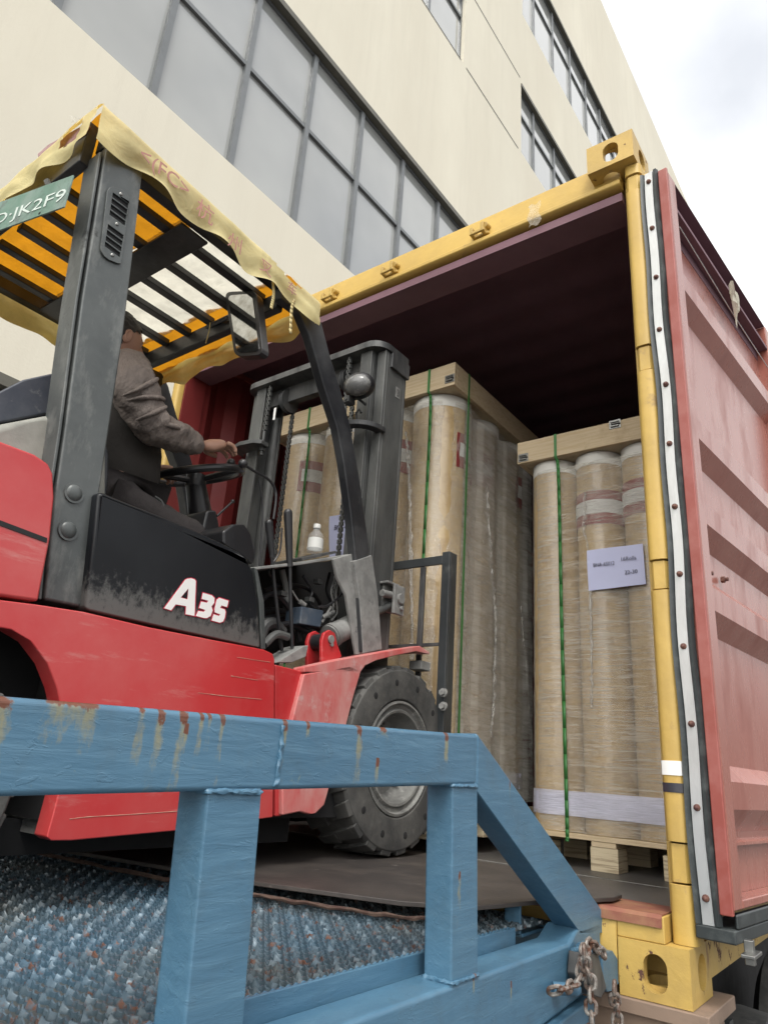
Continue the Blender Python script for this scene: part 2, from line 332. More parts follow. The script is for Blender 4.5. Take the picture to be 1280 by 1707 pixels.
def tarp(name, col, und, fac):
    m, n, out = newmat(name); L = n.links
    b = N(n, 'BsdfPrincipled', i_Roughness=.55); t = N(n, 'BsdfTranslucent'); ms = N(n, 'MixShader'); ms.inputs[0].default_value = fac
    f = ramp(n, noise_(n, coords(n), 9, 8, .65), [(.35, 0), (.7, 1)])
    L.new(mix(n, f, col, tuple(c*.78 for c in col)), b.inputs['Base Color']); L.new(mix(n, f, und, tuple(c*.72 for c in und)), t.inputs[0])
    bp = N(n, 'Bump', i_Strength=.6, i_Distance=.008); L.new(noise_(n, coords(n), 14, 7, .6, .8), bp.inputs['Height'])
    L.new(bp.outputs[0], b.inputs['Normal']); L.new(bp.outputs[0], t.inputs['Normal'])
    L.new(b.outputs[0], ms.inputs[1]); L.new(t.outputs[0], ms.inputs[2]); L.new(ms.outputs[0], out.inputs[0]); return m
M['tarp_skirt'] = tarp('tarp_cream', (.82, .71, .36), (.85, .58, .13), .36)
M['tarp_top'] = tarp('tarp_top_yellow', (.45, .33, .12), (.62, .26, .012), .62)
M['tarp_clear'] = tarp('tarp_clear_sheet', (.62, .60, .52), (.80, .77, .66), .62)
M['bottle'] = clear_plastic('bottle_plastic', (.75, .76, .76), (.12, .28), (5, 5, 5), 8, .1, .2, (5, 5, 5))

def blue_paint(name, streaks=(), top_rust=False, dark=1.0):
    """brushed blue gloss paint; rust streaks running down at given (y, top z, half width, length)"""
    m, n, out = newmat(name); L = n.links
    b = N(n, 'BsdfPrincipled'); b.inputs['Specular IOR Level'].default_value = .55
    tc = N(n, 'TexCoord'); sp = N(n, 'SeparateXYZ'); L.new(tc.outputs['Object'], sp.inputs[0]); Y, Z = sp.outputs['Y'], sp.outputs['Z']
    base = mix(n, ramp(n, noise_(n, coords(n), 3.5, 6), [(.3, 0), (.7, 1)]), (.050*dark, .125*dark, .20*dark), (.072*dark, .165*dark, .252*dark))
    base = mix(n, ramp(n, noise_(n, coords(n, (1, .2, 2.5)), 26, 8, .7), [(.48, 0), (.8, 1)]), base, (.095, .20, .29))
    base = mix(n, ramp(n, noise_(n, coords(n), 17, 9, .7), [(.68, 0), (.74, 1)]), base, (.16, .22, .20))
    wob = mth(n, 'MULTIPLY', mth(n, 'SUBTRACT', noise_(n, coords(n, (1, 1, .6)), 42, 6, .7), .5), 1.0)
    yel = None; red = None
    for (y0, z0, w, ln) in streaks:
        dz = mth(n, 'SUBTRACT', z0, Z)                                   # distance below the start
        dy = mth(n, 'ABSOLUTE', mth(n, 'SUBTRACT', Y, y0))
        a = mth(n, 'SUBTRACT', 1, mth(n, 'DIVIDE', dy, w*.95))             # across
        d = mth(n, 'SUBTRACT', 1, mth(n, 'DIVIDE', dz, ln))              # down
        up = mth(n, 'GREATER_THAN', dz, -.004)
        f = mth(n, 'MULTIPLY', mth(n, 'MINIMUM', mth(n, 'ADD', mth(n, 'MINIMUM', a, d), mth(n, 'MULTIPLY', wob, 3.6)), 1), up)
        d2 = mth(n, 'SUBTRACT', 1, mth(n, 'DIVIDE', dz, max(.008, ln*.2))); a2 = mth(n, 'SUBTRACT', 1, mth(n, 'DIVIDE', dy, w*.9))
        g = mth(n, 'MULTIPLY', mth(n, 'ADD', mth(n, 'MINIMUM', a2, d2), mth(n, 'MULTIPLY', wob, 3.4)), up)
        yel = f if yel is None else mth(n, 'MAXIMUM', yel, f); red = g if red is None else mth(n, 'MAXIMUM', red, g)
    if yel is not None:
        base = mix(n, mth(n, 'MULTIPLY', ramp(n, yel, [(.05, 0), (.9, 1)]), .72), base, (.27, .235, .11))
        base = mix(n, ramp(n, red, [(.12, 0), (.35, 1)]), base, (.125, .042, .022))
    base = mix(n, ramp(n, noise_(n, coords(n, (1, 1, .6)), 48, 6, .75), [(.70, 0), (.73, 1)]), base, (.10, .05, .035))
    base = mix(n, mth(n, 'MULTIPLY', ramp(n, noise_(n, coords(n), 9, 6, .7), [(.5, 0), (.72, 1)]), .35), base, (.06, .085, .10))
    if top_rust:
        base = mix(n, ramp(n, noise_(n, coords(n), 13, 8, .7), [(.60, 0), (.64, 1)]), base, (.13, .05, .03))
    L.new(base, b.inputs['Base Color']); L.new(ramp(n, noise_(n, coords(n), 12, 5), [(.3, .3), (.7, .5)]), b.inputs['Roughness'])
    bp = N(n, 'Bump', i_Strength=.5, i_Distance=.0025)
    h = mth(n, 'ADD', noise_(n, coords(n, (1, .22, 1.5)), 42, 7, .62, .7), mth(n, 'MULTIPLY', ramp(n, noise_(n, coords(n, (1, .5, 1)), 75, 4, .6, .5), [(.62, 0), (.68, 1)]), .20))
    L.new(h, bp.inputs['Height']); L.new(bp.outputs[0], b.inputs['Normal'])
    L.new(b.outputs[0], out.inputs[0]); return m

# ================================================================== SETTING
b = MB(); b.box((-400, -300, -1.36), (400, 500, -1.30)); tag(b.build('pavement', M['asphalt'], smooth=0), kind='structure')

# ------------------------------------------------------------------ building
BX = -6.0
bld = thing('factory_building', (BX, 0, -1.3), 'tall cream rendered factory building with long bands of grey framed windows', 'building')
Y0, Y1, ZR = -16.0, 62.0, 31.6
wins = [  # y0, y1, z0, z1, z-mid, mullion ys
    (-12, 10.3, 8.08, 11.70, 10.05, [i*1.28 + .01 for i in range(-9, 8)]),
    (-12, 12.0, .4, 3.60, 2.2, [i*1.5 for i in range(-7, 8)]),
    (-3.0, 8.32, 16.33, 18.75, 17.9, [i*1.42-.2 for i in range(-1, 6)]),
    (11.38, 24.0, 16.33, 18.75, 17.9, [12.32+i*1.45 for i in range(0, 8)]),
    (11.45, 30.0, 21.77, 24.80, 23.75, [12.38+i*1.46 for i in range(0, 12)]),
    (-6.0, 8.4, 21.77, 24.80, 23.75, [i*1.46-.2 for i in range(-4, 6)]),
]
def yz(y, z, x=BX): return Vector((x, y, z))
w = MB(); holes = [[yz(a, c), yz(b_, c), yz(b_, d), yz(a, d)] for a, b_, c, d, *_ in wins]
w.prism([yz(Y0, -1.3), yz(Y1, -1.3), yz(Y1, ZR), yz(Y0, ZR)], (-.35, 0, 0), holes)
w.box((BX-9, Y0, -1.3), (BX-.36, Y0+.3, ZR)); w.box((BX-9, Y1-.3, -1.3), (BX-.36, Y1, ZR)); w.box((BX-9.3, Y0, -1.3), (BX-9, Y1, ZR)); w.box((BX-9, Y0+.3, ZR-.4), (BX-.36, Y1-.3, ZR-.1))
wall_o = w.build('wall', M['stucco'], bld, smooth=0)
g = MB()
for z in (16.30, 19.02):
    for a, c in (((-16, 8.2) if z < 17 else (-16, 11.3)), (8.45, 11.2), (24.2, 60)):
        if z > 17 and a == 8.45: continue
        g.box((BX-.002, a, z-.018), (BX+.006, c, z+.018))
g.build('render_joint', M['frame_dark'], bld, smooth=0)
for a, b_, c, d, zm, mys in wins:
    f = MB(); X0, X1 = BX-.16, BX-.09
    t = .06
    f.box((X0, a, c), (X1, b_, c+t)); f.box((X0, a, d-t), (X1, b_, d)); f.box((X0, a, c+t), (X1, a+t, d-t)); f.box((X0, b_-t, c+t), (X1, b_, d-t))
    ys = [y for y in mys if a+.3 < y < b_-.3]
    for y in ys: f.box((X0, y-.045, c+t), (X1+.03, y+.045, d-t))
    last = a+t
    for y in ys+[b_-t+.045]:
        f.box((X0, last, zm-.035), (X1+.01, y-.045, zm+.035)); last = y+.045
    fr = f.build('window', M['frame_grey'], bld, smooth=0)
    p = MB(); p.box((X0+.015, a+.02, c+.02), (X0+.03, b_-.02, d-.02)); p.build('pane', M['win_glass'], fr, smooth=0)
    s = MB(); s.box((BX-.09, a-.02, d-.02), (BX+.03, b_+.02, d+.10)); s.build('lintel', M['frame_dark'], fr, bevel=.005, smooth=0)

# ------------------------------------------------------------------ shipping container
CW, CL, CH = 2.438, 6.058, 2.591
cont = thing('shipping_container', (-CW/2, 0, 0), 'open shipping container with yellow rear frame and dark red inside, its right door swung open', 'container')
def casting(x0, y0, z0, sx, sy, parent=cont, mat=None):
    """corner casting with oblong holes in the outward faces; outer corner (x0,y0)"""
    wx, dy, hz = .162, .178, .118; t = .028; m = MB()
    x1 = x0+sx*wx; y1 = y0+sy*dy
    def obl(c, u, v, hw, hh, n=7):
        out = []; r = min(hw, hh)
        for cx, cy, a0 in ((hw-r, hh-r, 0), (-(hw-r), hh-r, 90), (-(hw-r), -(hh-r), 180), (hw-r, -(hh-r), 270)):
            for k in range(n): a = R(a0+90*k/(n-1)); out.append(c+u*(cx+r*math.cos(a))+v*(cy+r*math.sin(a)))
        return out
    X, Y, Z = Vector((1, 0, 0)), Vector((0, 1, 0)), Vector((0, 0, 1)); xm = (x0+x1)/2; ym = (y0+y1)/2; zm = z0+hz/2
    m.prism([(x0, y0, z0), (x1, y0, z0), (x1, y0, z0+hz), (x0, y0, z0+hz)], (0, sy*t, 0), [obl(Vector((xm-sx*.003, y0, zm-.002)), X, Z, .027, .040)])
    a, c = y0+sy*(t+.0005), y1
    m.prism([(x0, a, z0), (x0, c, z0), (x0, c, z0+hz), (x0, a, z0+hz)], (sx*t, 0, 0), [obl(Vector((x0, ym+sy*.01, zm+.002)), Y, Z, .036, .038)])
    xi = x0+sx*(t+.0005)
    for zz in (z0, z0+hz-t):
        m.prism([(xi, a, zz), (x1, a, zz), (x1, c, zz), (xi, c, zz)], (0, 0, t), [obl(Vector(((xi+x1)/2, ym, zz)), X, Y, .03, .055)])
    m.box((x1-sx*.012, a, z0+t+.0005), (x1, c, z0+hz-t-.0005)); m.box((xi, c-sy*.012, z0+t+.0005), (x1-sx*.0125, c, z0+hz-t-.0005))
    return m.build('corner_casting', mat or M['yellow_worn'], parent, bevel=.009, smooth=0, seg=3)
for x0, sx in ((0, -1), (-CW, 1)):
    for z0 in (0, CH-.118):
        casting(x0, 0, z0, sx, 1); casting(x0, CL, z0, sx, -1)
# rear corner posts: J section, outer plate plus the inner round edge the doors close on
for sx, xo in ((1, 0), (-1, -CW)):
    p = MB(); s_ = -sx
    p.box((xo+s_*.004, .085, .1185), (xo+s_*.016, .172, CH-.1185))
    p.box((xo+s_*.0165, .106 if sx == 1 else .06, .1185), (xo+s_*.048, .130, CH-.1185))
    if sx == 1: p.box((xo+s_*.0485, .085, .1185), (xo+s_*.060, .112, CH-.1185))
    post = p.build('corner_post', M['yellow'], cont, bevel=.003)
    p = MB(); p.box((xo+s_*.0485, .1125 if sx == 1 else .045, .1185), (xo+s_*.058, .172, CH-.1185)); p.build('post_inner_face', M['cont_inner'], cont)
    # stepped hinge column: long round edge sections with hinge collars between them
    zs = [(.119, .27), (.385, .93), (1.02, 1.46), (1.55, 2.09), (2.18, 2.40)]
    zs = [(.119, .245), (.338, .965), (1.052, 1.655), (1.745, 2.36), (2.43, 2.472)]
    h = MB()
    for a, c in zs:
        PY = .036 if sx == 1 else .006; PB = .068 if sx == 1 else .038; pr = [(xo-s_*.008, .016+PY), (xo-s_*.004, .007+PY), (xo+s_*.004, .0015+PY), (xo+s_*.014, PY), (xo+s_*.030, PY), (xo+s_*.039, .0015+PY), (xo+s_*.045, .007+PY), (xo+s_*.048, .016+PY), (xo+s_*.048, PB+PY), (xo-s_*.008, PB+PY)]
        h.prism([(x, y, a) for x, y in pr], (0, 0, c-a))
    h.build('post_edge', M['yellow'], cont, bevel=.007, seg=4)
    for (a, c), (e, f_) in zip(zs, zs[1:]):
        k = MB(); k.prism([(xo-s_*.004, .016+PY, c+.004), (xo+s_*.006, .006+PY, c+.004), (xo+s_*.036, .006+PY, c+.004), (xo+s_*.044, .014+PY, c+.004), (xo+s_*.044, PB-.008+PY, c+.004), (xo-s_*.004, PB-.008+PY, c+.004)], (0, 0, e-c-.008))
        k.box((xo-s_*.030, .018+PY, c+.010), (xo-s_*.0045, .028+PY, e-.010)); k.box((xo-s_*.030, .010+PY, c+.012), (xo-s_*.0045, .04+PY, c+.020)); k.box((xo-s_*.030, .010+PY, e-.020), (xo-s_*.0045, .04+PY, e-.012))
        k.build('hinge', M['yellow'], cont, bevel=.002)
# header: sloping face with a lip and lock keepers
hd = MB()
prof = [(.022, 2.395), (.012, 2.402), (.012, 2.418), (.030, 2.430), (.045, 2.545), (.052, 2.560), (.16, 2.562), (.16, 2.552), (.062, 2.55), (.055, 2.42), (.055, 2.395)]
prof = [(y+.032, z+(.022 if z < 2.5 else .012)) for y, z in prof]; hd.prism([(-CW+.0655, y, z) for y, z in prof], (CW-.131, 0, 0))
hd.build('door_header', M['yellow'], cont, bevel=.003)
hi_ = MB(); hi_.box((-CW+.0655, .062, 2.36), (-.0655, .19, 2.394)); hi_.build('header_inner', M['roof_inner'], cont)
for u, v in ((553, 484), (653, 440), (802, 375)):
    c = at(u, v, y=.055)
    k = MB(); zc = 2.478
    k.box((c.x-.036, .012, zc-.022), (c.x+.036, .034, zc-.012)); k.box((c.x-.036, -.012, zc-.022), (c.x-.022, .033, zc+.012)); k.box((c.x+.012, -.012, zc-.022), (c.x+.026, .033, zc+.022)); k.box((c.x-.03, -.012, zc-.022), (c.x+.03, -.002, zc-.01))
    k.cyl((c.x+.026, .0, zc+.012), (c.x+.026, .034, zc+.02), .012, n=10)
    for v_ in k.bm.verts: v_.co.y += .036
    k.build('lock_keeper', M['yellow_worn'], cont, bevel=.002)
k = MB(); c = at(895, 360, y=.06)
k.grid(lambda a, b2: Vector((c.x-.028+.05*a+.006*math.sin(b2*9), .044-.006*a, c.z+.045-.10*b2+.008*math.sin(a*7))), 6, 8); k.build('tape_scrap', M['film_edge'], cont)
sl = MB()
sl.prism([(-CW+.165, y, z) for y, z in [(.0, .02), (.0, .135), (.012, .168), (.03, .176), (.155, .176), (.155, .16), (.02, .158), (.012, .13), (.012, .02)]], (CW-.33, 0, 0))
sl.box((-.1645, .0035, .1185), (-.053, .155, .1755)); sl.box((-CW+.053, .0035, .1185), (-CW+.1645, .155, .1755)); sl.build('door_sill', M['yellow_worn'], cont, bevel=.003)
sl = MB(); sl.prism([(-CW+.057, y, z) for y, z in [(-.0025, .152), (-.001, .171), (.006, .179), (.16, .179), (.16, .1765), (.0075, .1765), (.0012, .170), (.0005, .152)]], (CW-.114, 0, 0))
sl.build('sill_top', M['sill'], cont)
fl = MB(); fl.box((-CW+.06, .1605, .12), (-.06, CL-.05, .166)); fl.build('floor', M['floor_ply'], cont, smooth=0)
for yj in (.62, 3.1):
    fj = MB(); fj.box((-CW+.07, yj, .1655), (-.07, yj+.006, .1672)); fj.build('floor_joint', M['dust_grey'], cont, smooth=0)
# bottom and top rails, end wall
rl = MB()
for x0, x1 in ((-.045, -.006), (-CW+.006, -CW+.045)):
    rl.box((x0, .1785, .03), (x1, CL-.1785, .165))
rl.build('bottom_rail', M['yellow_worn'], cont, bevel=.004)
rl = MB()
for x0, x1 in ((-.06, -.004), (-CW+.004, -CW+.06)):
    rl.box((x0, .1785, 2.52), (x1, CL-.1785, 2.575))
rl.build('top_rail', M['cont_red'], cont, bevel=.004)
def corrug(y):   # trapezoid wave, depth 36 mm, pitch 278 mm
    t = (y % .278)/.278
    return 0 if t < .26 else (t-.26)/.24 if t < .5 else 1 if t < .76 else 1-(t-.76)/.24
for nm, xo, s_ in (('side_wall', -.012, -1), ('side_wall', -CW+.012, 1)):
    ys = sorted({.1725, CL-.18} | {k*.278+f*.278 for k in range(0, 22) for f in (0, .26, .5, .76) if .18 < k*.278+f*.278 < CL-.18})
    q = MB(); pts = [(xo+s_*.036*corrug(y), y) for y in ys]
    q.prism([(x, y, .166) for x, y in pts]+[(x+s_*.003, y, .166) for x, y in reversed(pts)], (0, 0, 2.354))
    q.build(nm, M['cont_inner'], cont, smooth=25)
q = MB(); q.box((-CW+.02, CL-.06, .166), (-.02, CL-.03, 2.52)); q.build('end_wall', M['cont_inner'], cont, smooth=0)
q = MB(); ys = sorted({.1905, CL-.04} | {k*.209+f*.209 for k in range(0, 29) for f in (0, .3, .5, .8) if .2 < k*.209+f*.209 < CL-.05})
pts = [(y, 2.545+.010*(0 if (y % .209)/.209 < .29 or (y % .209)/.209 > .99 else 1 if .49 < (y % .209)/.209 < .81 else .5)) for y in ys]
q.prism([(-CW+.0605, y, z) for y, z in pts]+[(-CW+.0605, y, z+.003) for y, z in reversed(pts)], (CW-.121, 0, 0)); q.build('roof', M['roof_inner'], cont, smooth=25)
# tapes on the right post edge
for nm, z, hgt, mt in (('tape', .49, .034, 'tape_white'), ('tape', .45, .022, 'tape_black')):
    k = MB(); k.prism([(.0085, .052, z), (.0025, .037, z), (-.012, .034, z), (-.032, .034, z), (-.046, .040, z), (-.0505, .052, z), (-.0505, .09, z), (-.0485, .09, z), (-.0485, .052, z), (-.031, .036, z), (-.013, .036, z), (.0065, .052, z)], (0, 0, hgt)); k.build(nm, M[mt], cont)
# doors ------------------------------------------------------------
def door(hx_, sgn, ang, zb=.175, zt=2.405, wd=1.15):
    """local frame: s along the door away from hinge, n = outward face that shows here (the inside of the door), z up"""
    dv = Vector((sgn*math.sin(ang), math.cos(ang), 0)); nv = Vector((sgn*math.cos(ang), -math.sin(ang), 0))
    o = Vector((hx_, .045, 0))
    P = lambda s, n, z: o+dv*s+nv*n+Vector((0, 0, z))
    d = bpy.data.objects.new('door', None); COL.objects.link(d); d.parent = cont; d.location = Vector((hx_, .045, zb))-world_base(cont)
    def bx(m, s0, s1, n0, n1, z0, z1):
        m.prism([P(s0, n0, z0), P(s1, n0, z0), P(s1, n1, z0), P(s0, n1, z0)], (0, 0, z1-z0))
    f = MB(); T = .05
    bx(f, .0, .062, -T, 0, zb+.03, zt-.02); bx(f, wd-.07, wd-.0, -T, 0, zb+.03, zt-.02)
    bx(f, .0625, wd-.0705, -T, 0, zb+.03, zb+.05)
    f.build('door_frame', M['door_red'], d, bevel=.004)
    fr2 = MB(); bx(fr2, .0625, wd-.0705, -T, -.044, 2.225, zt-.02); bx(fr2, .0625, wd-.0705, -.0435, -.002, 2.265, 2.28); bx(fr2, .0625, wd-.0705, -.0435, -.002, zt-.0235, zt-.02); fr2.build('top_rail', M['roof_inner'], d, bevel=.002)  # dark ceiling colour stands in for the shadow in the top recess
    z0, z1 = zb+.0505, 2.2245
    prof = [(z0, -.046), (.335, -.046), (.336, -.026), (.343, -.026), (.350, -.046)]
    for zz in (.365, .865, 1.115, 1.385, 1.915):
        prof += [(zz, -.046), (zz+.055, -.010), (zz+.12, -.010), (zz+.16, -.046)]
    prof += [(z1, -.046)]
    pf = [(n_, z) for z, n_ in prof]
    pn = MB(); pn.prism([P(.0622, n_, z) for n_, z in pf]+[P(.0622, n_-.004, z) for n_, z in reversed(pf)], dv*(wd-.1327))
    pn.build('door_panel', M['door_red'], d, smooth=20)
    # edge towards the hinge: red flange, rubber lips and aluminium retaining strip, slightly wavy from wear
    wv = lambda z: .0022*math.sin(z*13)+.002*math.sin(z*5+1)
    e_ = MB(); bx(e_, -.012, -.0005, -.030, .0, zb+.02, zt-.01); e_.build('door_edge', M['cont_red'], d, bevel=.003)
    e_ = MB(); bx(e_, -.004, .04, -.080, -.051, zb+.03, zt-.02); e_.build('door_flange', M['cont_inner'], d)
    for nm, pth, mt in (('gasket', [(-.006, -.0305), (-.020, -.034), (-.019, -.043), (-.006, -.0455)], 'rubber'), ('gasket', [(-.006, -.0735), (-.018, -.077), (-.022, -.086), (-.004, -.0875), (-.004, -.0735)], 'rubber'), ('gasket_strip', [(-.0065, -.046), (-.015, -.0465), (-.015, -.0725), (-.0065, -.073)], 'alu')):
        q = MB(); n = 46; rings = []
        for k in range(n+1):
            z = zb-.005+(zt-zb+.005)*k/n
            rings.append([q.bm.verts.new(P(s+.3*wv(z), m_+wv(z), z)) for s, m_ in pth])
        for a, c in zip(rings, rings[1:]):
            for k in range(len(pth)): q.bm.faces.new((a[k], a[(k+1) % len(pth)], c[(k+1) % len(pth)], c[k]))
        q.bm.faces.new(rings[0][::-1]); q.bm.faces.new(rings[-1]); q.build(nm, M[mt], d, smooth=60)
    bt = MB(); bx(bt, -.02, wd, -.085, .004, zb-.035, zb-.006); bx(bt, .0, wd, -.002, .006, zb-.0055, zb+.0245); bt.build('gasket', M['rubber'], d, bevel=.005)
    for k in range(12):
        z = zb+.05+(zt-zb-.09)*k/11; q = MB(); c = P(-.015, -.059+wv(z), z)
        q.cyl(c, c-dv*.005, .0085, .0075, n=12); q.sph(c-dv*.005, (.006,)*3, n=10); q.build('gasket_bolt', M['bolt_rust'], d)
    for u, v in ((1228, 951), (1244, 962), (1274, 1443), (1277, 1488)):
        c = at(u, v, x=.15); c = P((c-o).dot(dv), -.04, c.z)
        q = MB(); q.cyl(c, c+nv*.020, .006, n=10); q.cyl(c, c+nv*.010, .010, n=6); q.build('panel_bolt', M['bolt_rust'], d)
    # outer side: locking rods
    for s in (.35, .78):
        q = MB(); q.cyl(P(s, -.105, zb), P(s, -.105, zt), .017, n=14)
        for z in (zb+.2, zb+.9, zb+1.7): bx(q, s-.04, s+.04, -.088, -.051, z-.02, z+.02)
        q.build('lock_rod', M['clasp'], d)
    # strap wire and paper under the top rail
    q = MB(); q.tube(spline([P(.065, .0, 2.20), P(.6, -.004, 2.175), P(wd-.03, .0, 2.15)], 6), .0018, n=5); q.build('wire', M['alu'], d)
    return d, P
rd, RP = door(.094, 1, R(5.6))
c = at(1225, 492, x=.17)
sc = MB(); sc.grid(lambda a, b2: Vector((c.x-.004+.012*math.sin(a*5+b2*3), c.y-.045+.11*a*(1-.3*b2), c.z-.05+.10*b2-.045*a+.012*math.sin(b2*11+a*4))), 8, 8)
tag(sc.build('plastic_scrap', M['scrap']), 'torn pale scrap caught on the wire under the top edge of the open red door', 'scrap')
q = MB(); c = at(1258, 1590, x=.12); q.box((c.x-.02, c.y-.05, c.z-.006), (c.x+.01, c.y+.03, c.z+.002)); q.box((c.x-.02, c.y-.01, c.z-.025), (c.x+.0, c.y+.01, c.z+.025)); q.build('door_latch', M['clasp'], cont, bevel=.002)

# ------------------------------------------------------------------ trailer under the container
tr = thing('container_trailer', (-CW/2, 2.5, -1.3), 'brown steel trailer frame carrying the container, tyres in its shadow', 'trailer')
q = MB(); q.box((-CW+.0, -.01, -.032), (.035, .24, -.0015)); q.build('bolster_plate', M['chassis'], tr, bevel=.003)
q = MB(); q.box((-CW+.05, .012, -.30), (.012, .22, -.0325)); q.build('bolster_beam', M['chassis'], tr, bevel=.006)
q = MB(); q.box((-1.75, .2205, -.42), (-1.6, 6.0, -.035)); q.box((-.85, .2205, -.42), (-.7, 6.0, -.035)); q.build('chassis_rail', M['chassis'], tr, bevel=.005)
for y in (1.05, 2.35):
    q = MB(); q.cyl((-2.3, y, -.72), (-.1, y, -.72), .06); q.build('axle', M['dark_void'], tr)
    for x0 in (-.02, -2.15):
        q = MB(); q.lathe([(.25, -.27), (.42, -.28), (.50, -.24), (.51, -.14), (.50, -.03), (.42, 0), (.27, -.01), (.25, -.06), (.05, -.08)], (x0, y, -.72), (1, 0, 0), 48); q.build('wheel', M['tyre'], tr)
q = MB(); q.box((-.5, .30, -1.0), (-.46, 6, -.04)); q.build('side_dark_panel', M['dark_void'], tr)  # added black panel, its colour stands for the darkness under the container
q = MB(); q.prism([(-.02, y, z) for y, z in ((.40, -.10), (.44, -.10), (.60, -1.05), (.56, -1.05))], (-.55, 0, 0)); q.build('mud_flap', M['rubber'], tr)
q = MB(); q.tube(spline([(.05, 1.0, -.17), (.03, .9, -.16), (.02, .6, -.26), (.0, .5, -.30)], 6), .006, n=6); q.build('brake_hose', M['dust_grey'], tr)

# ================================================================== LOADING RAMP
DZ = .150           # deck height at the ramp's edge
ramp_ = thing('loading_ramp', (-1.42, -1.5, -1.3), 'blue painted steel loading ramp with rusty guard rail and serrated grating deck', 'ramp')
rail_st = [(u, v) for u, v in ((5, 1158), (100, 1162), (130, 1165), (155, 1168), (240, 1178), (270, 1183), (308, 1186), (338, 1190), (352, 1190), (373, 1191), (477, 1203), (515, 1206), (600, 1212), (640, 1214), (745, 1224), (630, 1268), (311, 1212))]
wl = [(.018, .07), (.02, .045), (.02, .05), (.014, .045), (.008, .05), (.010, .09), (.010, .10), (.006, .05), (.006, .05), (.007, .07), (.008, .07), (.005, .02), (.010, .09), (.018, .015), (.008, .05), (.007, .05), (.005, .04)]
st = []
RB = Vector((-1.42, -1.5, -1.3))
for (u, v), (hw, ln) in zip(rail_st, wl):
    p_ = at(u, v, x=-.2); st.append((p_.y-RB.y, p_.z-RB.z, hw*.75, ln))
M['blue'] = blue_paint('blue_paint')
M['blue_rail'] = blue_paint('blue_paint_rail', st)
p1 = at(767, 1464, x=-.2); p2 = at(790, 1628, x=-.2); p3 = at(852, 1640, x=-.2); p4 = at(850, 1306, x=-.2)
M['blue_post'] = blue_paint('blue_paint_post', [(p1.y-RB.y, p1.z-RB.z+.006, .006, .06), (p2.y-RB.y, p2.z-RB.z, .003, .03), (p3.y-RB.y, p3.z-RB.z, .003, .04), (p4.y-RB.y, p4.z-RB.z, .003, .03)])
M['blue_grate'] = pbr('grating_paint', (.055, .105, .15), .36, metal=.15, col2=(.085, .098, .098), vs=2.2, vthr=(.38, .66), dirt=(.12, .055, .035), ds=30, dthr=(.56, .64), bump=.2, bs=80)
XS, XI = -.2, -.258
def yzp(l, x=XS): return [(x, y, z) for y, z in l]
slope = .034
rz = lambda y, z0: z0+slope*(y+.6)
q = MB(); q.prism(yzp([(-3.6, rz(-3.6, .437)), (-.6305, rz(-.6305, .441)), (-.6305, rz(-.63, .532)), (-3.6, rz(-3.6, .528))]), (XI-XS, 0, 0)); q.build('guard_rail', M['blue_rail'], ramp_, bevel=.007, seg=3)
for ya, yb, zb_ in ((-1.285, -1.195, .163), (-.715, -.625, .150), (-1.95, -1.86, .165), (-2.6, -2.51, .17)):
    q = MB(); zt_ = rz((ya+yb)/2, .4395); q.prism([(XS-.001, ya, zt_+.008), (XS-.001, yb, zt_+.008), (XS-.001, yb+.018, zb_-.05), (XS-.001, ya+.018, zb_-.05)], (XI-XS+.001, 0, 0)); q.build('rail_post', M['blue_post'], ramp_, bevel=.006, seg=3)
    for zz, yo in ((zt_-.0005, 0), (.124, .018)):   # weld beads round the joints
        q = MB(); pts = [(XI-.001, ya-.001+yo, zz), (XI+.02, ya-.002+yo, zz), (XS-.006, ya-.002+yo, zz), (XS+.0005, ya+.006+yo, zz), (XS+.0005, (ya+yb)/2+yo, zz), (XS+.0005, yb-.006+yo, zz), (XS-.008, yb+.002+yo, zz)]
        q.tube(spline(pts, 12), .0032, n=8)
        for v in q.bm.verts: v.co += noise.noise_vector(v.co*140)*.0022
        q.build('weld_bead', M['blue_post'], ramp_)
q = MB(); wy = at(462, 1290, x=XS).y; q.tube(spline([(XS-.003, wy, rz(wy, .445)), (XS+.0005, wy, rz(wy, .45)), (XS+.0005, wy+.002, rz(wy, .49)), (XS+.0005, wy, rz(wy, .523))], 12), .0034, n=8)
for v in q.bm.verts: v.co += noise.noise_vector(v.co*120)*.003
q.build('weld_bead', M['blue_rail'], ramp_)
# sloping end brace
q = MB()
br = [at(793, 1221, x=XS), at(1014, 1531, x=XS), at(1012, 1556, x=XS), at(967, 1556, x=XS), at(793, 1318, x=XS)]
br[0].y = br[4].y = -.630
q.prism(br, (XI-XS, 0, 0)); q.build('end_brace', M['blue_post'], ramp_, bevel=.006, seg=3)
# longitudinal edge beam
q = MB(); q.prism(yzp([(-3.6, .125), (-.6, .121), (-.20, .121), (-.15, .146), (-.02, .146), (-.008, .135), (-.008, .018), (-.06, .015), (-.5, -.02), (-3.6, -.04)]), (-.079, 0, 0)); q.build('edge_beam', M['blue_post'], ramp_, bevel=.016, seg=4)
q = MB(); q.prism(yzp([(-3.6, -.05), (-.10, -.05), (-.10, .006), (-.5, -.0205), (-3.6, -.0405)], -.185), (-.05, 0, 0)); q.build('lower_flange', M['blue'], ramp_, bevel=.006)
q = MB(); q.prism([(-.2805, -3.6, .115), (-.2805, -.30, .108), (-.2805, -.30, .150), (-.2805, -3.6, .168)], (-.006, 0, 0)); q.build('deck_edge_angle', M['blue'], ramp_, bevel=.002)
q = MB(); c = at(880, 1545, x=-.30); q.box((-.345, c.y-.03, .12), (-.305, c.y-.022, .185)); q.box((-.345, c.y-.03, .118), (-.30, c.y+.09, .126)); q.build('stop_plate', M['blue'], ramp_, bevel=.002)
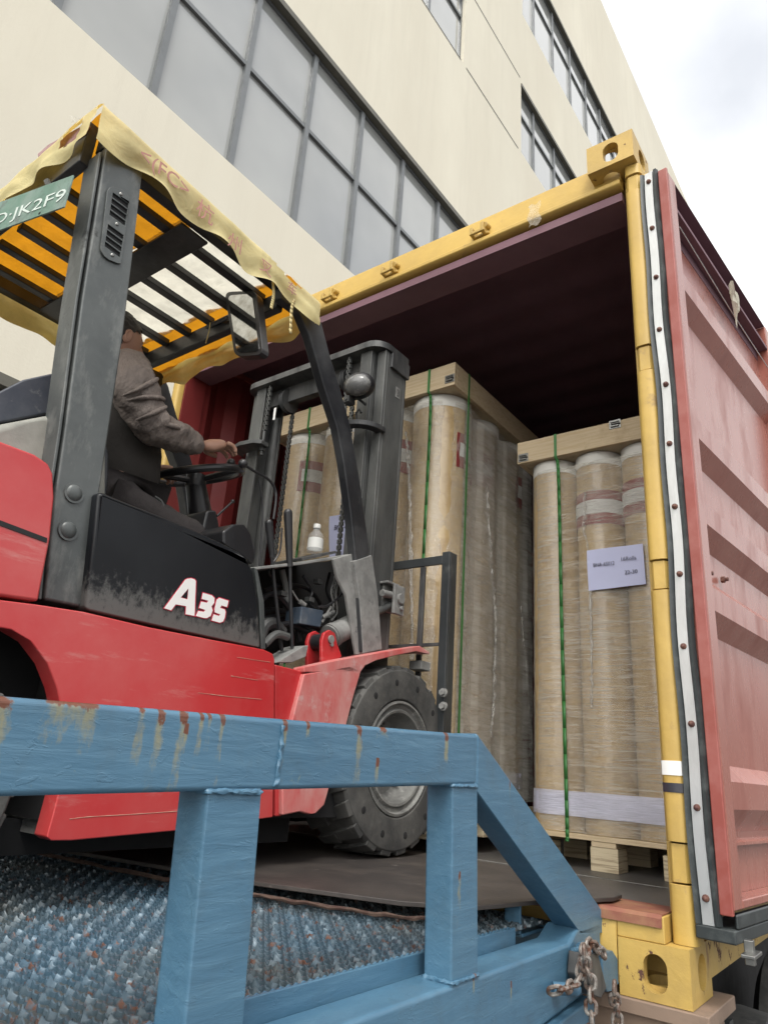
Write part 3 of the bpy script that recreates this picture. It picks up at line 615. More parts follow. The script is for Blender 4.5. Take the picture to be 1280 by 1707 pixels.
# deck sheet and raised serrated grip rows
DX0, DX1, DY0, DY1 = -2.55, -.287, -3.0, -.13
def dz(x, y): return .148-.006*(y+.6)*.5
q = MB(); q.grid(lambda a, b2: Vector((DX0+(DX1-DX0)*a, DY0+(DY1-DY0)*b2, dz(0, DY0+(DY1-DY0)*b2)-.0075)), 2, 4); q.build('deck_sheet', pbr('deck_sheet_paint', (.045, .085, .12), .5, col2=(.062, .07, .068), vs=3.5, vthr=(.45, .6), dirt=(.07, .055, .05), ds=18, dthr=(.55, .7), bump=.3), ramp_)
def grating():
    q = MB(); bm = q.bm; rnd = random.Random(3)
    pitch, step = .0215, .0045; ny = int((DY1+2.0)/pitch)
    for r in range(ny):
        y = DY1-.012-r*pitch; zc = dz(0, y); n = int((DX1-DX0)/step); prev = None
        for k in range(n+1):
            x = DX1-.002-k*step; ph = k*step/.0155*2*math.pi+r*2.6
            big = ((k*step+r*.0215+(.006*math.sin(r*1.7))) % .0480)/.0480
            tooth = max(0, 1-abs(big-.5)/.14)
            yy = y+.0018*math.sin(ph)-.0050*tooth
            top = -.0005+.0020*math.cos(ph)+.0052*tooth*(.7+.6*rnd.random())+rnd.uniform(-.0005, .0005)
            vs = (bm.verts.new((x, y+.0015*math.sin(ph), zc-.0085)), bm.verts.new((x, yy-.001, zc+top)), bm.verts.new((x, yy-.0032, zc+top-.0006)), bm.verts.new((x, yy-.0045-.003*tooth, zc-.0085)))
            if prev:
                for i in range(3): bm.faces.new((prev[i], vs[i], vs[i+1], prev[i+1]))
            prev = vs
    return q
grating().build('grating', M['blue_grate'], ramp_, smooth=50, recalc=False)
q = MB()   # saw-tooth edge of the grating along the angle
y = -3.0
sv = [(-3.0, .13)]
k = 0
while y < -.31:
    sv.append((y, dz(0, y)+(.005 if k % 2 else .001))); y += .008; k += 1
sv.append((-.31, .13)); q.prism([(-.287, a, c) for a, c in sv], (-.004, 0, 0)); q.build('grating_edge', M['blue'], ramp_, smooth=0)
# ramp structure below and far side
q = MB(); q.box((-2.62, -3.6, -.05), (-2.56, -.02, .15)); q.box((-2.56, -.10, -.05), (-.29, -.02, .128)); q.box((-2.56, -2.2, -.06), (-.29, -2.12, .126)); q.build('cross_beam', M['blue'], ramp_, bevel=.006)
q = MB()
for x in (-.27, -2.6):
    for y in (-.6, -2.6): q.box((x-.05, y-.05, -1.3), (x+.05, y+.05, -.06))
q.build('support_leg', M['blue'], ramp_, bevel=.005)
# end lug with bolt that the chains hang on
q = MB(); lug = [at(u, v, x=-.165) for u, v in ((1003, 1590), (1022, 1586), (1031, 1600), (1033, 1640), (1024, 1652), (1012, 1655), (1005, 1640))]
q.prism(lug, (-.028, 0, 0)); q.build('hook_lug', M['blue_post'], ramp_, bevel=.004)
q = MB(); lug = [at(u, v, x=-.15) for u, v in ((980, 1592), (998, 1590), (1000, 1600), (1012, 1648), (1003, 1665), (990, 1660), (978, 1630))]
q.prism(lug, (-.045, 0, 0)); q.build('hook_lug', M['mast_dark'], ramp_, bevel=.004)
q = MB(); c = at(970, 1580, x=-.185); q.cyl(c+Vector((0, -.05, .0)), c+Vector((.02, .05, 0)), .006); q.cyl(c+Vector((0, -.012, .0)), c+Vector((.002, .012, 0)), .011); q.build('hook_bolt', M['blue'], ramp_)
q = MB(); c = at(921, 1648, x=-.197); q.cyl(c, c+Vector((.035, .03, 0)), .012); q.sph(c+Vector((.037, .032, 0)), .0125, n=10); q.build('chain_stud', M['blue_post'], ramp_)
# bridge plate ----------------------------------------------------------
q = MB(); pz = .184
pl = [(-2.05, -.80), (-1.55, -.73), (-.78, -.605), (-.45, -.50), (-.33, -.40), (-.30, -.28), (-.262, -.10), (-.215, -.03), (-.185, .05), (-.19, .12), (-.26, .22), (-.45, .34), (-2.05, .36)]
q.prism([(x, y, pz) for x, y in pl], (0, 0, .010))
tag(q.build('bridge_plate', M['plate_black'], None, bevel=.002), 'dark worn steel plate bridging the ramp deck and the container floor', 'plate')
q = MB()
q.tube(spline([(-1.5, -.737, .176), (-1.0, -.655, .168), (-.7, -.60, .168), (-.45, -.515, .166), (-.33, -.415, .168)], 10), .0045, n=6)
for v in q.bm.verts: v.co += noise.noise_vector(v.co*60)*.005
q.build('rust_crust', pbr('rust_crust', (.05, .026, .02), .9, col2=(.09, .06, .045), vs=50, bump=.6), ramp_)
# chains ------------------------------------------------------------
def chain(path, link=.030, wire=.0042, wid=.0105):
    q = MB(); P = spline(path, 14); L_ = [0]
    for a, b2 in zip(P, P[1:]): L_.append(L_[-1]+(b2-a).length)
    n = int(L_[-1]/(link*.74)); tw = 0
    for k in range(n+1):
        s = k*link*.74; i = min(max(j for j in range(len(L_)) if L_[j] <= s+1e-9), len(P)-2)
        c = P[i].lerp(P[i+1], (s-L_[i])/max(1e-9, L_[i+1]-L_[i])); t = (P[i+1]-P[i]).normalized()
        side = t.cross(Vector((.3, .5, .2)).normalized()).normalized()
        if k % 2: side = t.cross(side)
        side = (Matrix.Rotation(random.uniform(-.3, .3)+.6, 3, t) @ side)
        ring = []
        for a in range(16):
            an = a*2*math.pi/16; ca, sa = math.cos(an), math.sin(an); h = link/2-wid/1.0
            ring.append(c+t*((h if ca > 0 else -h)+ca*wid*.9)+side*sa*wid)
        q.tube(ring, wire, n=7, closed=True)
    return q
ch = thing('rusty_chain', at(975, 1700, x=-.17), 'rusty steel chain looped over the lug at the end of the blue ramp', 'chain')
A = lambda u, v, x=-.15: at(u, v, x=x)
chain([A(925, 1652, -.165), A(940, 1649), A(958, 1640), A(967, 1622), A(972, 1598), A(975, 1585), A(983, 1573), A(992, 1580), A(1006, 1590)]).build('chain_strand', M['chain_rust'], ch)
chain([A(974, 1588, -.135), A(976, 1610, -.135), A(983, 1630, -.135), A(984, 1650, -.135), A(985, 1690, -.135), A(987, 1760, -.135)]).build('chain_strand', M['chain_rust'], ch)
chain([A(1024, 1648, -.14), A(1024, 1665, -.14), A(1028, 1685, -.14), A(1030, 1760, -.14)]).build('chain_strand', M['chain_rust'], ch)

# ================================================================== PALLET LOADS
def rolls_load(name, x0, y0, z0, rad, nx, ny, height, cap_h, ov, label, gap_blocks, text=None, right_film=True, dense=()):
    """pallet with upright paper rolls, timber top frame, straps and stretch film; (x0,y0,z0) = front left bottom corner"""
    Wd = nx*2*rad; Dp = ny*2*rad
    L_ = thing(name, (x0+Wd/2, y0+Dp/2, z0), label, 'pallet load', 'film wrapped roll loads inside the container')
    p = MB(); zt = z0+.115
    for k in range(7):
        a = y0-.01+(Dp+.02-.09)*k/6; p.box((x0-ov, a, zt-.018), (x0+Wd+ov, a+.09, zt))
    for k in range(3):
        a = x0-ov+(Wd+2*ov-.09)*k/2; p.box((a, y0-.008, zt-.036), (a+.09, y0+Dp+.008, zt-.0185))
    deck = p.build('pallet_deck', M['wood'], L_, bevel=.002)
    for i in range(3):
        for j in range(3):
            bx = x0+(Wd-.10)*i/2; by = y0-.005+(Dp+.01-.10)*j/2; b = MB(); b.box((bx, by, z0), (bx+.10, by+.10, zt-.0365)); b.build('pallet_block', M['ply'], L_, bevel=.002)
    zr0 = zt+.001; zr1 = zr0+height
    for i in range(nx):
        for j in range(ny):
            cx = x0+rad+2*rad*i; cy = y0+rad+2*rad*j; r = rad-.002
            b = MB(); b.lathe([(.03, zr0), (r, zr0), (r, zr1-.055), (r+.0012, zr1-.06), (r+.0012, zr1-.001), (.03, zr1-.001)][:3]+[(r, zr1-.058)], (cx, cy, 0), (0, 0, 1), 36)
            ro = b.build('roll', M['kraft'], L_, smooth=50)
            b = MB(); b.lathe([(r+.0015, zr1-.0575), (r+.0015, zr1-.001), (.03, zr1-.001)], (cx, cy, 0), (0, 0, 1), 36); b.build('roll_end', M['roll_end'], ro, smooth=50)
            if j == 0 or i == nx-1:
                b = MB(); b.lathe([(r+.002, zr0+.07), (r+.002, zr0+.135)], (cx, cy, 0), (0, 0, 1), 36); b.build('paper_band', M['band_white'], ro, smooth=50)
                # product label: red with white centre, wraps part of the roll
                def arc(h0, h1, a0, a1, rr):
                    m_ = MB(); m_.grid(lambda s, t: Vector((cx+rr*math.cos(a0+(a1-a0)*s), cy+rr*math.sin(a0+(a1-a0)*s), h0+(h1-h0)*t)), 14, 1); return m_
                a0 = R(-26) if i == nx-1 and j == 0 and text is None else R(-70+50*((i+j) % 2)) if text is None else R(-175)
                a1 = a0+R(62)+(R(110) if text else 0); hl = zr1-.16-.02*((i+2*j) % 2)
                hh = .17 if not text else .15
                if text and i == 0: continue
                arc(hl-hh, hl, a0, a1, r+.003).build('label_red', M['red_label'], ro, smooth=50)
                arc(hl-hh*.68, hl-hh*.28, a0+.12, a1-.06, r+.0045).build('label_white', M['white_label'], ro, smooth=50)
    # timber top frame
    b = MB(); o2 = ov+.012; zc = zr1
    b.box((x0-o2, y0-o2, zc), (x0+Wd+o2, y0-o2+.02, zc+cap_h)); b.box((x0-o2, y0+Dp+o2-.02, zc), (x0+Wd+o2, y0+Dp+o2, zc+cap_h))
    b.box((x0+Wd+o2-.02, y0-o2+.0205, zc), (x0+Wd+o2, y0+Dp+o2-.0205, zc+cap_h)); b.box((x0-o2, y0-o2+.0205, zc), (x0-o2+.02, y0+Dp+o2-.0205, zc+cap_h))
    b.build('top_frame', M['wood'], L_, bevel=.002)
    b = MB(); b.box((x0-o2+.021, y0-o2+.021, zc+.002), (x0+Wd+o2-.021, y0+Dp+o2-.021, zc+.014)); b.build('top_board', M['ply'], L_)
    return L_, (x0, y0, Wd, Dp, zr0, zr1, zc, o2, rad)
def hull_film(L_, x0, y0, Wd, Dp, z0, z1, rad, mat, off=.006, name='stretch_film', skip_first=0.0):
    """film hugging the outline of the packed rolls, slightly uneven"""
    pts = []
    n = 7
    for cx, cy, a0 in ((x0+Wd-rad, y0+rad, -90), (x0+Wd-rad, y0+Dp-rad, 0), (x0+rad, y0+Dp-rad, 90), (x0+rad, y0+rad, 180)):
        for k in range(n):
            a = R(a0+90*k/(n-1)); pts.append((cx+(rad+off)*math.cos(a), cy+(rad+off)*math.sin(a), math.cos(a), math.sin(a)))
    # densify straight runs
    dense = []
    for i, p in enumerate(pts):
        q_ = pts[(i+1) % len(pts)]; d = math.hypot(q_[0]-p[0], q_[1]-p[1]); m_ = max(1, int(d/.03))
        for k in range(m_): t = k/m_; dense.append(tuple(p[j]+(q_[j]-p[j])*t for j in range(4)))
    N_ = len(dense); nz_ = 60; b = MB(); rings = []
    for j in range(nz_+1):
        z = z0+(z1-z0)*j/nz_; row = []
        for (x, y, nx_, ny_) in dense:
            # film sinks a little between neighbouring rolls
            gx = math.cos((x-x0)/(2*rad)*2*math.pi); gy = math.cos((y-y0)/(2*rad)*2*math.pi)
            sink = (.010*max(0, gx)*abs(ny_)+.010*max(0, gy)*abs(nx_))
            w_ = noise.noise(Vector((x*9, y*9, z*14)))*.003-sink
            row.append(b.bm.verts.new((x+nx_*w_, y+ny_*w_, z)))
        rings.append(row)
    for a, c in zip(rings, rings[1:]):
        for k in range(N_): b.bm.faces.new((a[k], a[(k+1) % N_], c[(k+1) % N_], c[k]))
    return b.build(name, mat, L_, smooth=80)
def strap_v(L_, x, y, z0, z1, d, wid=.012, side='y', back=.0):
    b = MB()
    if side == 'y': b.box((x-wid/2, y-.0015, z0), (x+wid/2, y+.0005, z1)); b.box((x-wid/2, y-.0015, z1), (x+wid/2, y+d, z1+.0015))
    else: b.box((x-.0005, y-wid/2, z0), (x+.0015, y+wid/2, z1)); b.box((x-d, y-wid/2, z1), (x+.0015, y+wid/2, z1+.0015))
    b.build('strap', M['strap'], L_, smooth=0)
def clasp(L_, c, n):
    b = MB(); c = Vector(c)
    if n == 'y':
        b.box((c.x-.03, c.y-.002, c.z-.02), (c.x+.02, c.y, c.z+.02)); b.box((c.x-.022, c.y-.010, c.z-.013), (c.x+.012, c.y-.0025, c.z-.007)); b.box((c.x-.022, c.y-.010, c.z+.007), (c.x+.012, c.y-.0025, c.z+.013)); b.cyl((c.x-.02, c.y-.008, c.z), (c.x+.018, c.y-.008, c.z), .004, n=8)
    b.build('clasp', M['clasp'], L_, bevel=.001)
def sheet(L_, corners, lines):
    """paper sheet with printed lines; corners TL, TR, BR, BL"""
    tl, tr_, br_, bl = corners
    b = MB(); nrm = (tr_-tl).cross(bl-tl).normalized()
    if nrm.y > 0: nrm = -nrm
    b.grid(lambda s, t: tl.lerp(tr_, s).lerp(bl.lerp(br_, s), t)+nrm*(.002*math.sin(s*5+t*4)+.003*(s-.5)**2), 10, 8)
    sh = b.build('label_sheet', M['paper'], L_, smooth=60)
    ux = (tr_-tl).normalized(); uz = nrm.cross(ux)
    if uz.z < 0: uz = -uz
    W_ = (tr_-tl).length; H_ = (bl-tl).length
    for txt, s, t, size in lines:
        text_obj(txt, tl+(tr_-tl)*s+(bl-tl)*t+nrm*.005, ux, uz, nrm, .10*W_, M['ink'], sh, 'printed_text', .0003, fit=10+size*W_)
def text_obj(txt, pos, ux, uy, nrm, size, mat, parent, name, ext=.0004, shear=0, sx=1.0, off=0, fit=0):
    cu = bpy.data.curves.new(name, 'FONT'); cu.body = txt; cu.size = size; cu.extrude = ext; cu.shear = shear; cu.offset = off; cu.resolution_u = 3
    o = bpy.data.objects.new(name, cu); COL.objects.link(o); bpy.context.view_layer.update()
    dg = bpy.context.evaluated_depsgraph_get(); me = bpy.data.meshes.new_from_object(o.evaluated_get(dg)); bpy.data.objects.remove(o)
    base = world_base(parent)
    if fit:
        wid = max(v.co.x for v in me.vertices)-min(v.co.x for v in me.vertices); sx = (fit-10)/wid
    for v in me.vertices:
        c = v.co.copy(); v.co = pos+ux*c.x*sx+uy*c.y+nrm*c.z-base
    me.name = name; me.materials.clear(); me.materials.append(mat)
    ob = bpy.data.objects.new(name, me); COL.objects.link(ob); ob.parent = parent
    return ob
# load 1, on the forks
l1x, l1y, l1r = -2.0766, .46, .1372
L1, q1 = rolls_load('wrapped_pallet_load', l1x, l1y, .225, l1r, 4, 3, 1.74, .115, .014, 'tall film wrapped load of brown rolls behind the forklift mast, timber frame on top', None)
hull_film(L1, l1x, l1y, 8*l1r, 6*l1r, .345, 2.05, l1r, M['film_edge'])
q = MB(); X_ = l1x+8*l1r+.011
q.grid(lambda a, b2: Vector((X_+.004*noise.noise(Vector((a*12, b2*30, 2)))-.012*max(0, math.cos(a*6*math.pi-math.pi)) , l1y+.10+(6*l1r-.13)*a, .36+1.66*b2)), 60, 90); q.build('side_film', M['film_grey'], L1, smooth=80)
# load 2
l2x, l2y, l2r = -.785, .80, .101
L2, q2 = rolls_load('wrapped_pallet_load', l2x, l2y, .166, l2r, 3, 4, 1.515, .105, .016, 'lower film wrapped load of brown rolls by the right door post with a 22-30 sheet', None, text=True)
hull_film(L2, l2x, l2y, 6*l2r, 8*l2r, .285, 1.75, l2r, M['film'])
hull_film(L2, l2x, l2y, 6*l2r, 8*l2r, .338, .425, l2r, M['belt'], off=.009, name='belt_sheet')
for L_, x, y, u, zb_, q_ in ((L1, 0, 0, 712, .225, q1), (L2, 0, 0, 926, .175, q2), (L1, 0, 0, 515, .225, q1)):
    x0, y0, Wd, Dp, zr0, zr1, zc, o2, rad = q_
    c = at(u, 700 if L_ is L1 else 760, y=y0-o2); zt_ = zc+(.115 if L_ is L1 else .105)
    strap_v(L_, c.x, y0-o2-.0018, zc, zt_, Dp+2*o2)
    b = MB(); pts = [(c.x, y0-o2-.001, zc), (c.x+.004, y0-.010, zc-.10), (c.x+.006, y0-.009, (zr0+zc)/2), (c.x+.012, y0-.0085, zr0+.05), (c.x+.014, y0-.016, zr0-.03)]
    sp = spline(pts, 8)
    for i in range(len(sp)-1):
        a, d = sp[i], sp[i+1]; v = [b.bm.verts.new(p+Vector((s*.007, 0, 0))) for p, s in ((a, -1), (a, 1), (d, 1), (d, -1))]; b.bm.faces.new(v)
    b.build('strap', M['strap'], L_, solid=.0015)
x0, y0, Wd, Dp, zr0, zr1, zc, o2, rad = q1
strap_v(L1, x0+Wd+o2+.001, y0+.10, .34, zc+.115, Wd+2*o2, side='x')
clasp(L1, (x0+Wd+o2-.02, y0-o2-.001, zc+.035), 'y')
x0, y0, Wd, Dp, zr0, zr1, zc, o2, rad = q2
clasp(L2, (x0-o2+.035, y0-o2-.001, zc+.025), 'y'); clasp(L2, (at(1031, 715, y=y0).x, y0-o2-.001, zc+.09), 'y')
yy = l2y-.014
sheet(L2, [at(u, v, y=yy) for u, v in ((978, 918), (1071, 906), (1077, 974), (981, 985))], [('BNA-65012', .11, .44, .38), ('16Rolls', .60, .37, .26), ('22-30', .66, .70, .22)])
yy = l1y-.02
sheet(L1, [at(u, v, y=yy) for u, v in ((549, 861), (650, 846), (650, 925), (549, 930))], [('BNA-65012', .09, .36, .36), ('16Rolls', .58, .36, .25)])
# bunched film seams
def seam(L_, path, wid, name='film_seam'):
    b = MB(); sp = spline(path, 14); rnd = random.Random(5)
    rr = [wid*(.35+.65*abs(noise.noise(Vector((i*.23, 1.7, len(path)))))*2) for i in range(len(sp))]
    sp = [p+Vector((noise.noise(p*40), 0, 0))*.006 for p in sp]
    b.tube(sp, wid, n=6, rr=rr); 
    for v in b.bm.verts: v.co += noise.noise_vector(v.co*90)*.003
    b.build(name, M['film_dense'], L_, smooth=60)
seam(L2, [at(u, v, y=l2y-.008) for u, v in ((973, 820), (975, 850), (972, 880), (978, 905), (982, 940), (984, 1000), (986, 1100), (986, 1180))], .009)
seam(L1, [at(u, v, x=l1x+8*l1r+.008) for u, v in ((812, 810), (812, 850), (816, 900), (820, 960), (824, 1000), (826, 1050), (824, 1110), (822, 1180), (818, 1230))], .011)
seam(L1, [at(u, v, x=l1x+8*l1r+.008) for u, v in ((868, 1010), (872, 1060), (880, 1150), (884, 1260))], .006)
seam(L1, [at(u, v, y=l1y-.008) for u, v in ((676, 720), (680, 760), (683, 830), (684, 900), (686, 1000), (687, 1100))], .013)

# ================================================================== FORKLIFT
FX = -1.42; HW = .52
fk = thing('forklift', (FX, -.6, .19), 'dusty red forklift with grey overhead guard, torn yellow canopy and A35 on its black cowl', 'forklift')
def slab(name, poly, x, th, mat, parent=fk, bevel=.004, holes=(), **k):
    q = MB(); q.prism(px(poly, x=x), (-th, 0, 0), [px(h, x=x) for h in holes]); return q.build(name, M[mat] if isinstance(mat, str) else mat, parent, bevel=bevel, **k)
SX = -.90
slab('side_body', [(-60, 985), (0, 1000), (63, 1008), (140, 1020), (250, 1046), (350, 1066), (440, 1083), (455, 1090), (458, 1100), (457, 1240), (455, 1363), (300, 1385), (120, 1402), (86, 1402), (78, 1396), (88, 1360), (101, 1310), (108, 1240), (104, 1190), (95, 1148), (78, 1105), (50, 1068), (20, 1050), (-60, 1036)], SX, .05, 'fk_red', bevel=.010, seg=3)
slab('side_body_front', [(459, 1108), (515, 1122), (507, 1160), (470, 1260), (470, 1361), (459, 1362)], SX-.014, .05, 'fk_red', bevel=.004)
slab('step_panel', [(507, 1124), (600, 1106), (602, 1120), (590, 1160), (580, 1200), (562, 1262), (548, 1318), (541, 1343), (528, 1356), (515, 1358), (500, 1354), (471, 1360), (471, 1262)], SX, .02, 'fk_red_dusty', bevel=.008, seg=3)
slab('body_far_side', [(-60, 985), (0, 1000), (440, 1083), (457, 1100), (457, 1240), (455, 1363), (300, 1385), (120, 1402), (78, 1396), (101, 1310), (95, 1148), (50, 1068), (-60, 1036)], SX, .05, 'fk_red', bevel=.005).location.x += -.99
for pts in ([(116, 1366), (150, 1362), (220, 1358), (306, 1352)], [(385, 1127), (410, 1131), (430, 1134)], [(330, 1155), (380, 1161), (436, 1166)], [(395, 1096), (450, 1104)]):
    q = MB(); sp = spline([at(u, v, x=SX+.0004) for u, v in pts], 8); q.tube(sp, .001, n=5, rr=[.0004+.0011*abs(noise.noise(p*40)) for p in sp]); q.build('paint_scratch', M['scratch'], fk)
# fender over the front wheel
q = MB()
topc = [(507, 1113), (560, 1101), (620, 1090), (660, 1083), (700, 1077), (716, 1087)]; botc = [(716, 1091), (695, 1086), (660, 1093), (628, 1101), (609, 1110), (601, 1121), (507, 1121)]
q.prism(px(topc+botc, x=SX), (-.045, 0, 0))
q.build('fender', M['fk_red_dusty'], fk, bevel=.003)
slab('fender_inner', [(601, 1100), (660, 1086), (700, 1080), (716, 1089), (698, 1084), (660, 1090), (605, 1106)], SX-.046, .20, 'fk_red_dusty', bevel=0)
# grey inner end of the step box, seen under the rail
q = MB(); a = px([(78, 1396), (101, 1310), (104, 1190)], x=SX-.052)
q.prism([a[0], a[1], a[2], a[2]+Vector((0, .02, 0)), a[1]+Vector((0, .02, 0)), a[0]+Vector((0, .02, 0))], (-.30, 0, 0)); q.build('step_box_end', M['dust_grey'], fk)
q = MB(); q.box((-1.90, -1.05, .31), (-.955, -.10, .68)); q.build('chassis_box', M['dark_void'], fk)
q = MB(); q.box((-1.74, -1.75, .45), (-1.10, -1.052, .70)); q.box((-1.89, -1.75, .695), (-.96, -1.06, .715)); q.build('wheelhouse_shade', M['dark_void'], fk)  # black boxes added inside the arch, shade put into their colour
q = MB(); q.box((-1.86, -1.10, .235), (-1.06, -.22, .305)); q.build('underbody_shade_block', M['dark_void'], fk)  # block added to keep light off the deck, black in place of shade
# counterweight
cw = [(-90, 712), (0, 735), (58, 757), (80, 772), (89, 790), (91, 830), (84, 900), (64, 1003), (0, 994), (-90, 975)]
slab('counterweight', cw, SX, 1.04, 'fk_red', bevel=.028, seg=4)
slab('counterweight_groove', [(-90, 858), (0, 876), (78, 905), (79, 897), (0, 867), (-90, 849)], SX+.0015, .004, 'dark_void', bevel=0)
# hood behind the seat
q = MB()
hp = [(-80, 690), (0, 652), (40, 632), (100, 619), (180, 610), (180, 700), (80, 690), (0, 705), (-80, 735)]
q.prism([at(u, v, x=-1.10) for u, v in hp], (-.62, 0, 0)); q.build('hood', M['hood_blue'], fk, bevel=.035, seg=4)
q = MB(); hp = [(-80, 732), (0, 706), (80, 691), (180, 700), (180, 850), (60, 830), (-80, 800)]
q.prism([at(u, v, x=-1.03) for u, v in hp], (-.76, 0, 0)); q.build('engine_cover', M['hood_dust'], fk, bevel=.02, seg=3)
# overhead guard: rear legs, front legs, frame, bars
GXr, GXl, GZ = -.97, -1.87, 1.955
col_poly = [(177, 243), (238, 284), (206, 560), (170, 800), (158, 860), (135, 1013), (74, 1001), (92, 830), (108, 720), (137, 500)]
o = slab('guard_rear_leg', col_poly, GXr, .085, 'post_grey', bevel=.006)
o2 = slab('guard_rear_leg', col_poly, GXr, .085, 'post_grey', bevel=.006); o2.location.x += GXl-GXr+.085
q = MB(); e = [(166, 252), (171, 253), (131, 500), (103, 720), (86, 830), (70, 1000), (64, 999), (80, 830), (97, 720), (126, 500)]
q.prism(px(e, x=GXr-.004), (-.07, 0, 0)); q.build('leg_edge', M['post_grey'], fk, bevel=.003)
# fairing between counterweight and leg, shadow gap
for u, v in ((123, 822), (113, 884)):
    c = at(u, v, x=GXr); q = MB(); q.sph(c, (.010, .021, .021), n=20); q.cyl(c-Vector((.002, 0, 0)), c+Vector((.004, 0, 0)), .024, n=24); q.build('leg_bolt', M['post_grey'], fk)
# vent plate on the leg
def v4(l): return [(x_/4.923, 240+y_/4.923) for x_, y_ in l]
vp_ = v4([(905, 352), (935, 346), (1010, 372), (1045, 400), (1062, 445), (1062, 500), (1000, 950), (995, 980), (960, 975), (900, 950), (855, 915), (830, 870), (828, 845), (882, 380)])
sh_ = []
for gx, gy in ((928, 395), (888, 655)):
    for i in range(4):
        lx, ly = gx-7.5*i, gy+48*i; sh_.append(v4([(lx, ly), (lx+128-i, ly+93), (lx+124-i, ly+130), (lx-4, ly+37)]))
q = MB(); q.prism(px(vp_, x=GXr+.006), (-.0055, 0, 0), [px(h, x=GXr+.006) for h in sh_]); q.build('vent_plate', M['post_grey'], fk, bevel=.0015)
for h in sh_:
    q = MB(); q.prism(px(h, x=GXr+.0012), (-.001, 0, 0)); q.build('vent_slot', M['dark_void'], fk, smooth=0)
q = MB()
for u, v in v4([(993, 408), (960, 655), (922, 910)]): c = at(u, v, x=GXr+.006); q.sph(c, (.003, .005, .005), n=10)
q.build('vent_screw', M['clasp'], fk)
# front legs
fl_ = [(468, 478), (492, 488), (526, 513), (537, 540), (552, 598), (566, 642), (584, 708), (600, 800), (614, 900), (621, 1078), (604, 1088), (598, 985), (585, 855), (573, 770), (562, 712), (539, 640), (516, 560), (499, 520), (468, 497)]
o = slab('guard_front_leg', fl_, GXr, .034, 'bar_dark', bevel=.005)
# mirror image on the far side, hung from the crossbar's end
q = MB(); q.prism([Vector((GXl, p.y, p.z)) for p in px(fl_, x=GXr)], (.05, 0, 0)); q.build('guard_front_leg', M['bar_dark'], fk, bevel=.005)
q = MB(); q.box((GXl+.0505, -.585, GZ-.085), (GXr-.0505, -.555, GZ-.02)); q.build('guard_crossbar', M['bar_dark'], fk, bevel=.004)
q = MB(); q.box((GXl+.012, -1.302, GZ-.085), (GXr-.0505, -1.272, GZ+.052)); q.build('guard_crossbar', M['bar_dark'], fk, bevel=.004)
q = MB(); q.box((GXl+.0505, -.985, GZ-.045), (GXr-.0505, -.885, GZ-.036)); q.build('guard_cross_plate', M['bar_dark'], fk, bevel=.002)
q = MB(); q.prism([(GXr-.012, -1.27, GZ-.035), (GXr-.012, -.50, GZ-.035), (GXr-.012, -.50, GZ+.000), (GXr-.012, -1.27, GZ+.050)], (-.038, 0, 0)); q.build('guard_side_rail', M['bar_dark'], fk, bevel=.004)
q = MB(); q.prism([(GXl+.012, -1.27, GZ-.035), (GXl+.012, -.50, GZ-.035), (GXl+.012, -.50, GZ+.000), (GXl+.012, -1.27, GZ+.050)], (.038, 0, 0)); q.build('guard_side_rail', M['bar_dark'], fk, bevel=.004)
nb = 6
for k in range(nb):
    x = GXr-.125-k*(GXr-GXl-.25)/(nb-1); q = MB(); q.box((x-.016, -1.234, GZ-.034), (x+.016, -.586, GZ-.012)); q.build('guard_bar', M['bar_dark'], fk, bevel=.003)
# canopy: opaque yellow tarp at the back, clear sheet at the front
def crump(x, y, a=.006, s=14): return noise.noise(Vector((x*s, y*s, 3.3)))*a
ys_ = -.93
ZT = lambda y: GZ+.062-.062*(y+1.3)/.85
q = MB(); q.grid(lambda a, b2: Vector((GXl-.006+(GXr-GXl+.012)*a, -1.295+(ys_+1.295-.0)*b2+(.02*math.sin(a*9)*b2), ZT(-1.295+(ys_+1.295)*b2)+crump(a*1.5, b2, .008))), 40, 20); tp = q.build('canopy_tarp', M['tarp_top'], fk, smooth=80)
q = MB(); q.grid(lambda a, b2: Vector((GXl-.006+(GXr-GXl+.012)*a, ys_-.02+(-.60-ys_+.02)*b2, ZT(ys_-.02+(-.60-ys_+.02)*b2)-.003+crump(a*3, b2, .007, 20))), 50, 24); q.build('canopy_clear_sheet', M['tarp_clear'], fk, smooth=80)
q = MB(); q.grid(lambda a, b2: Vector((GXl-.006+(GXr-GXl+.012)*a, -.615+.165*b2+.008*math.sin(a*21), ZT(-.615+.165*b2)+crump(a*2, b2, .006)-.01*b2*b2)), 40, 8); q.build('canopy_tarp', M['tarp_top'], fk, smooth=80)
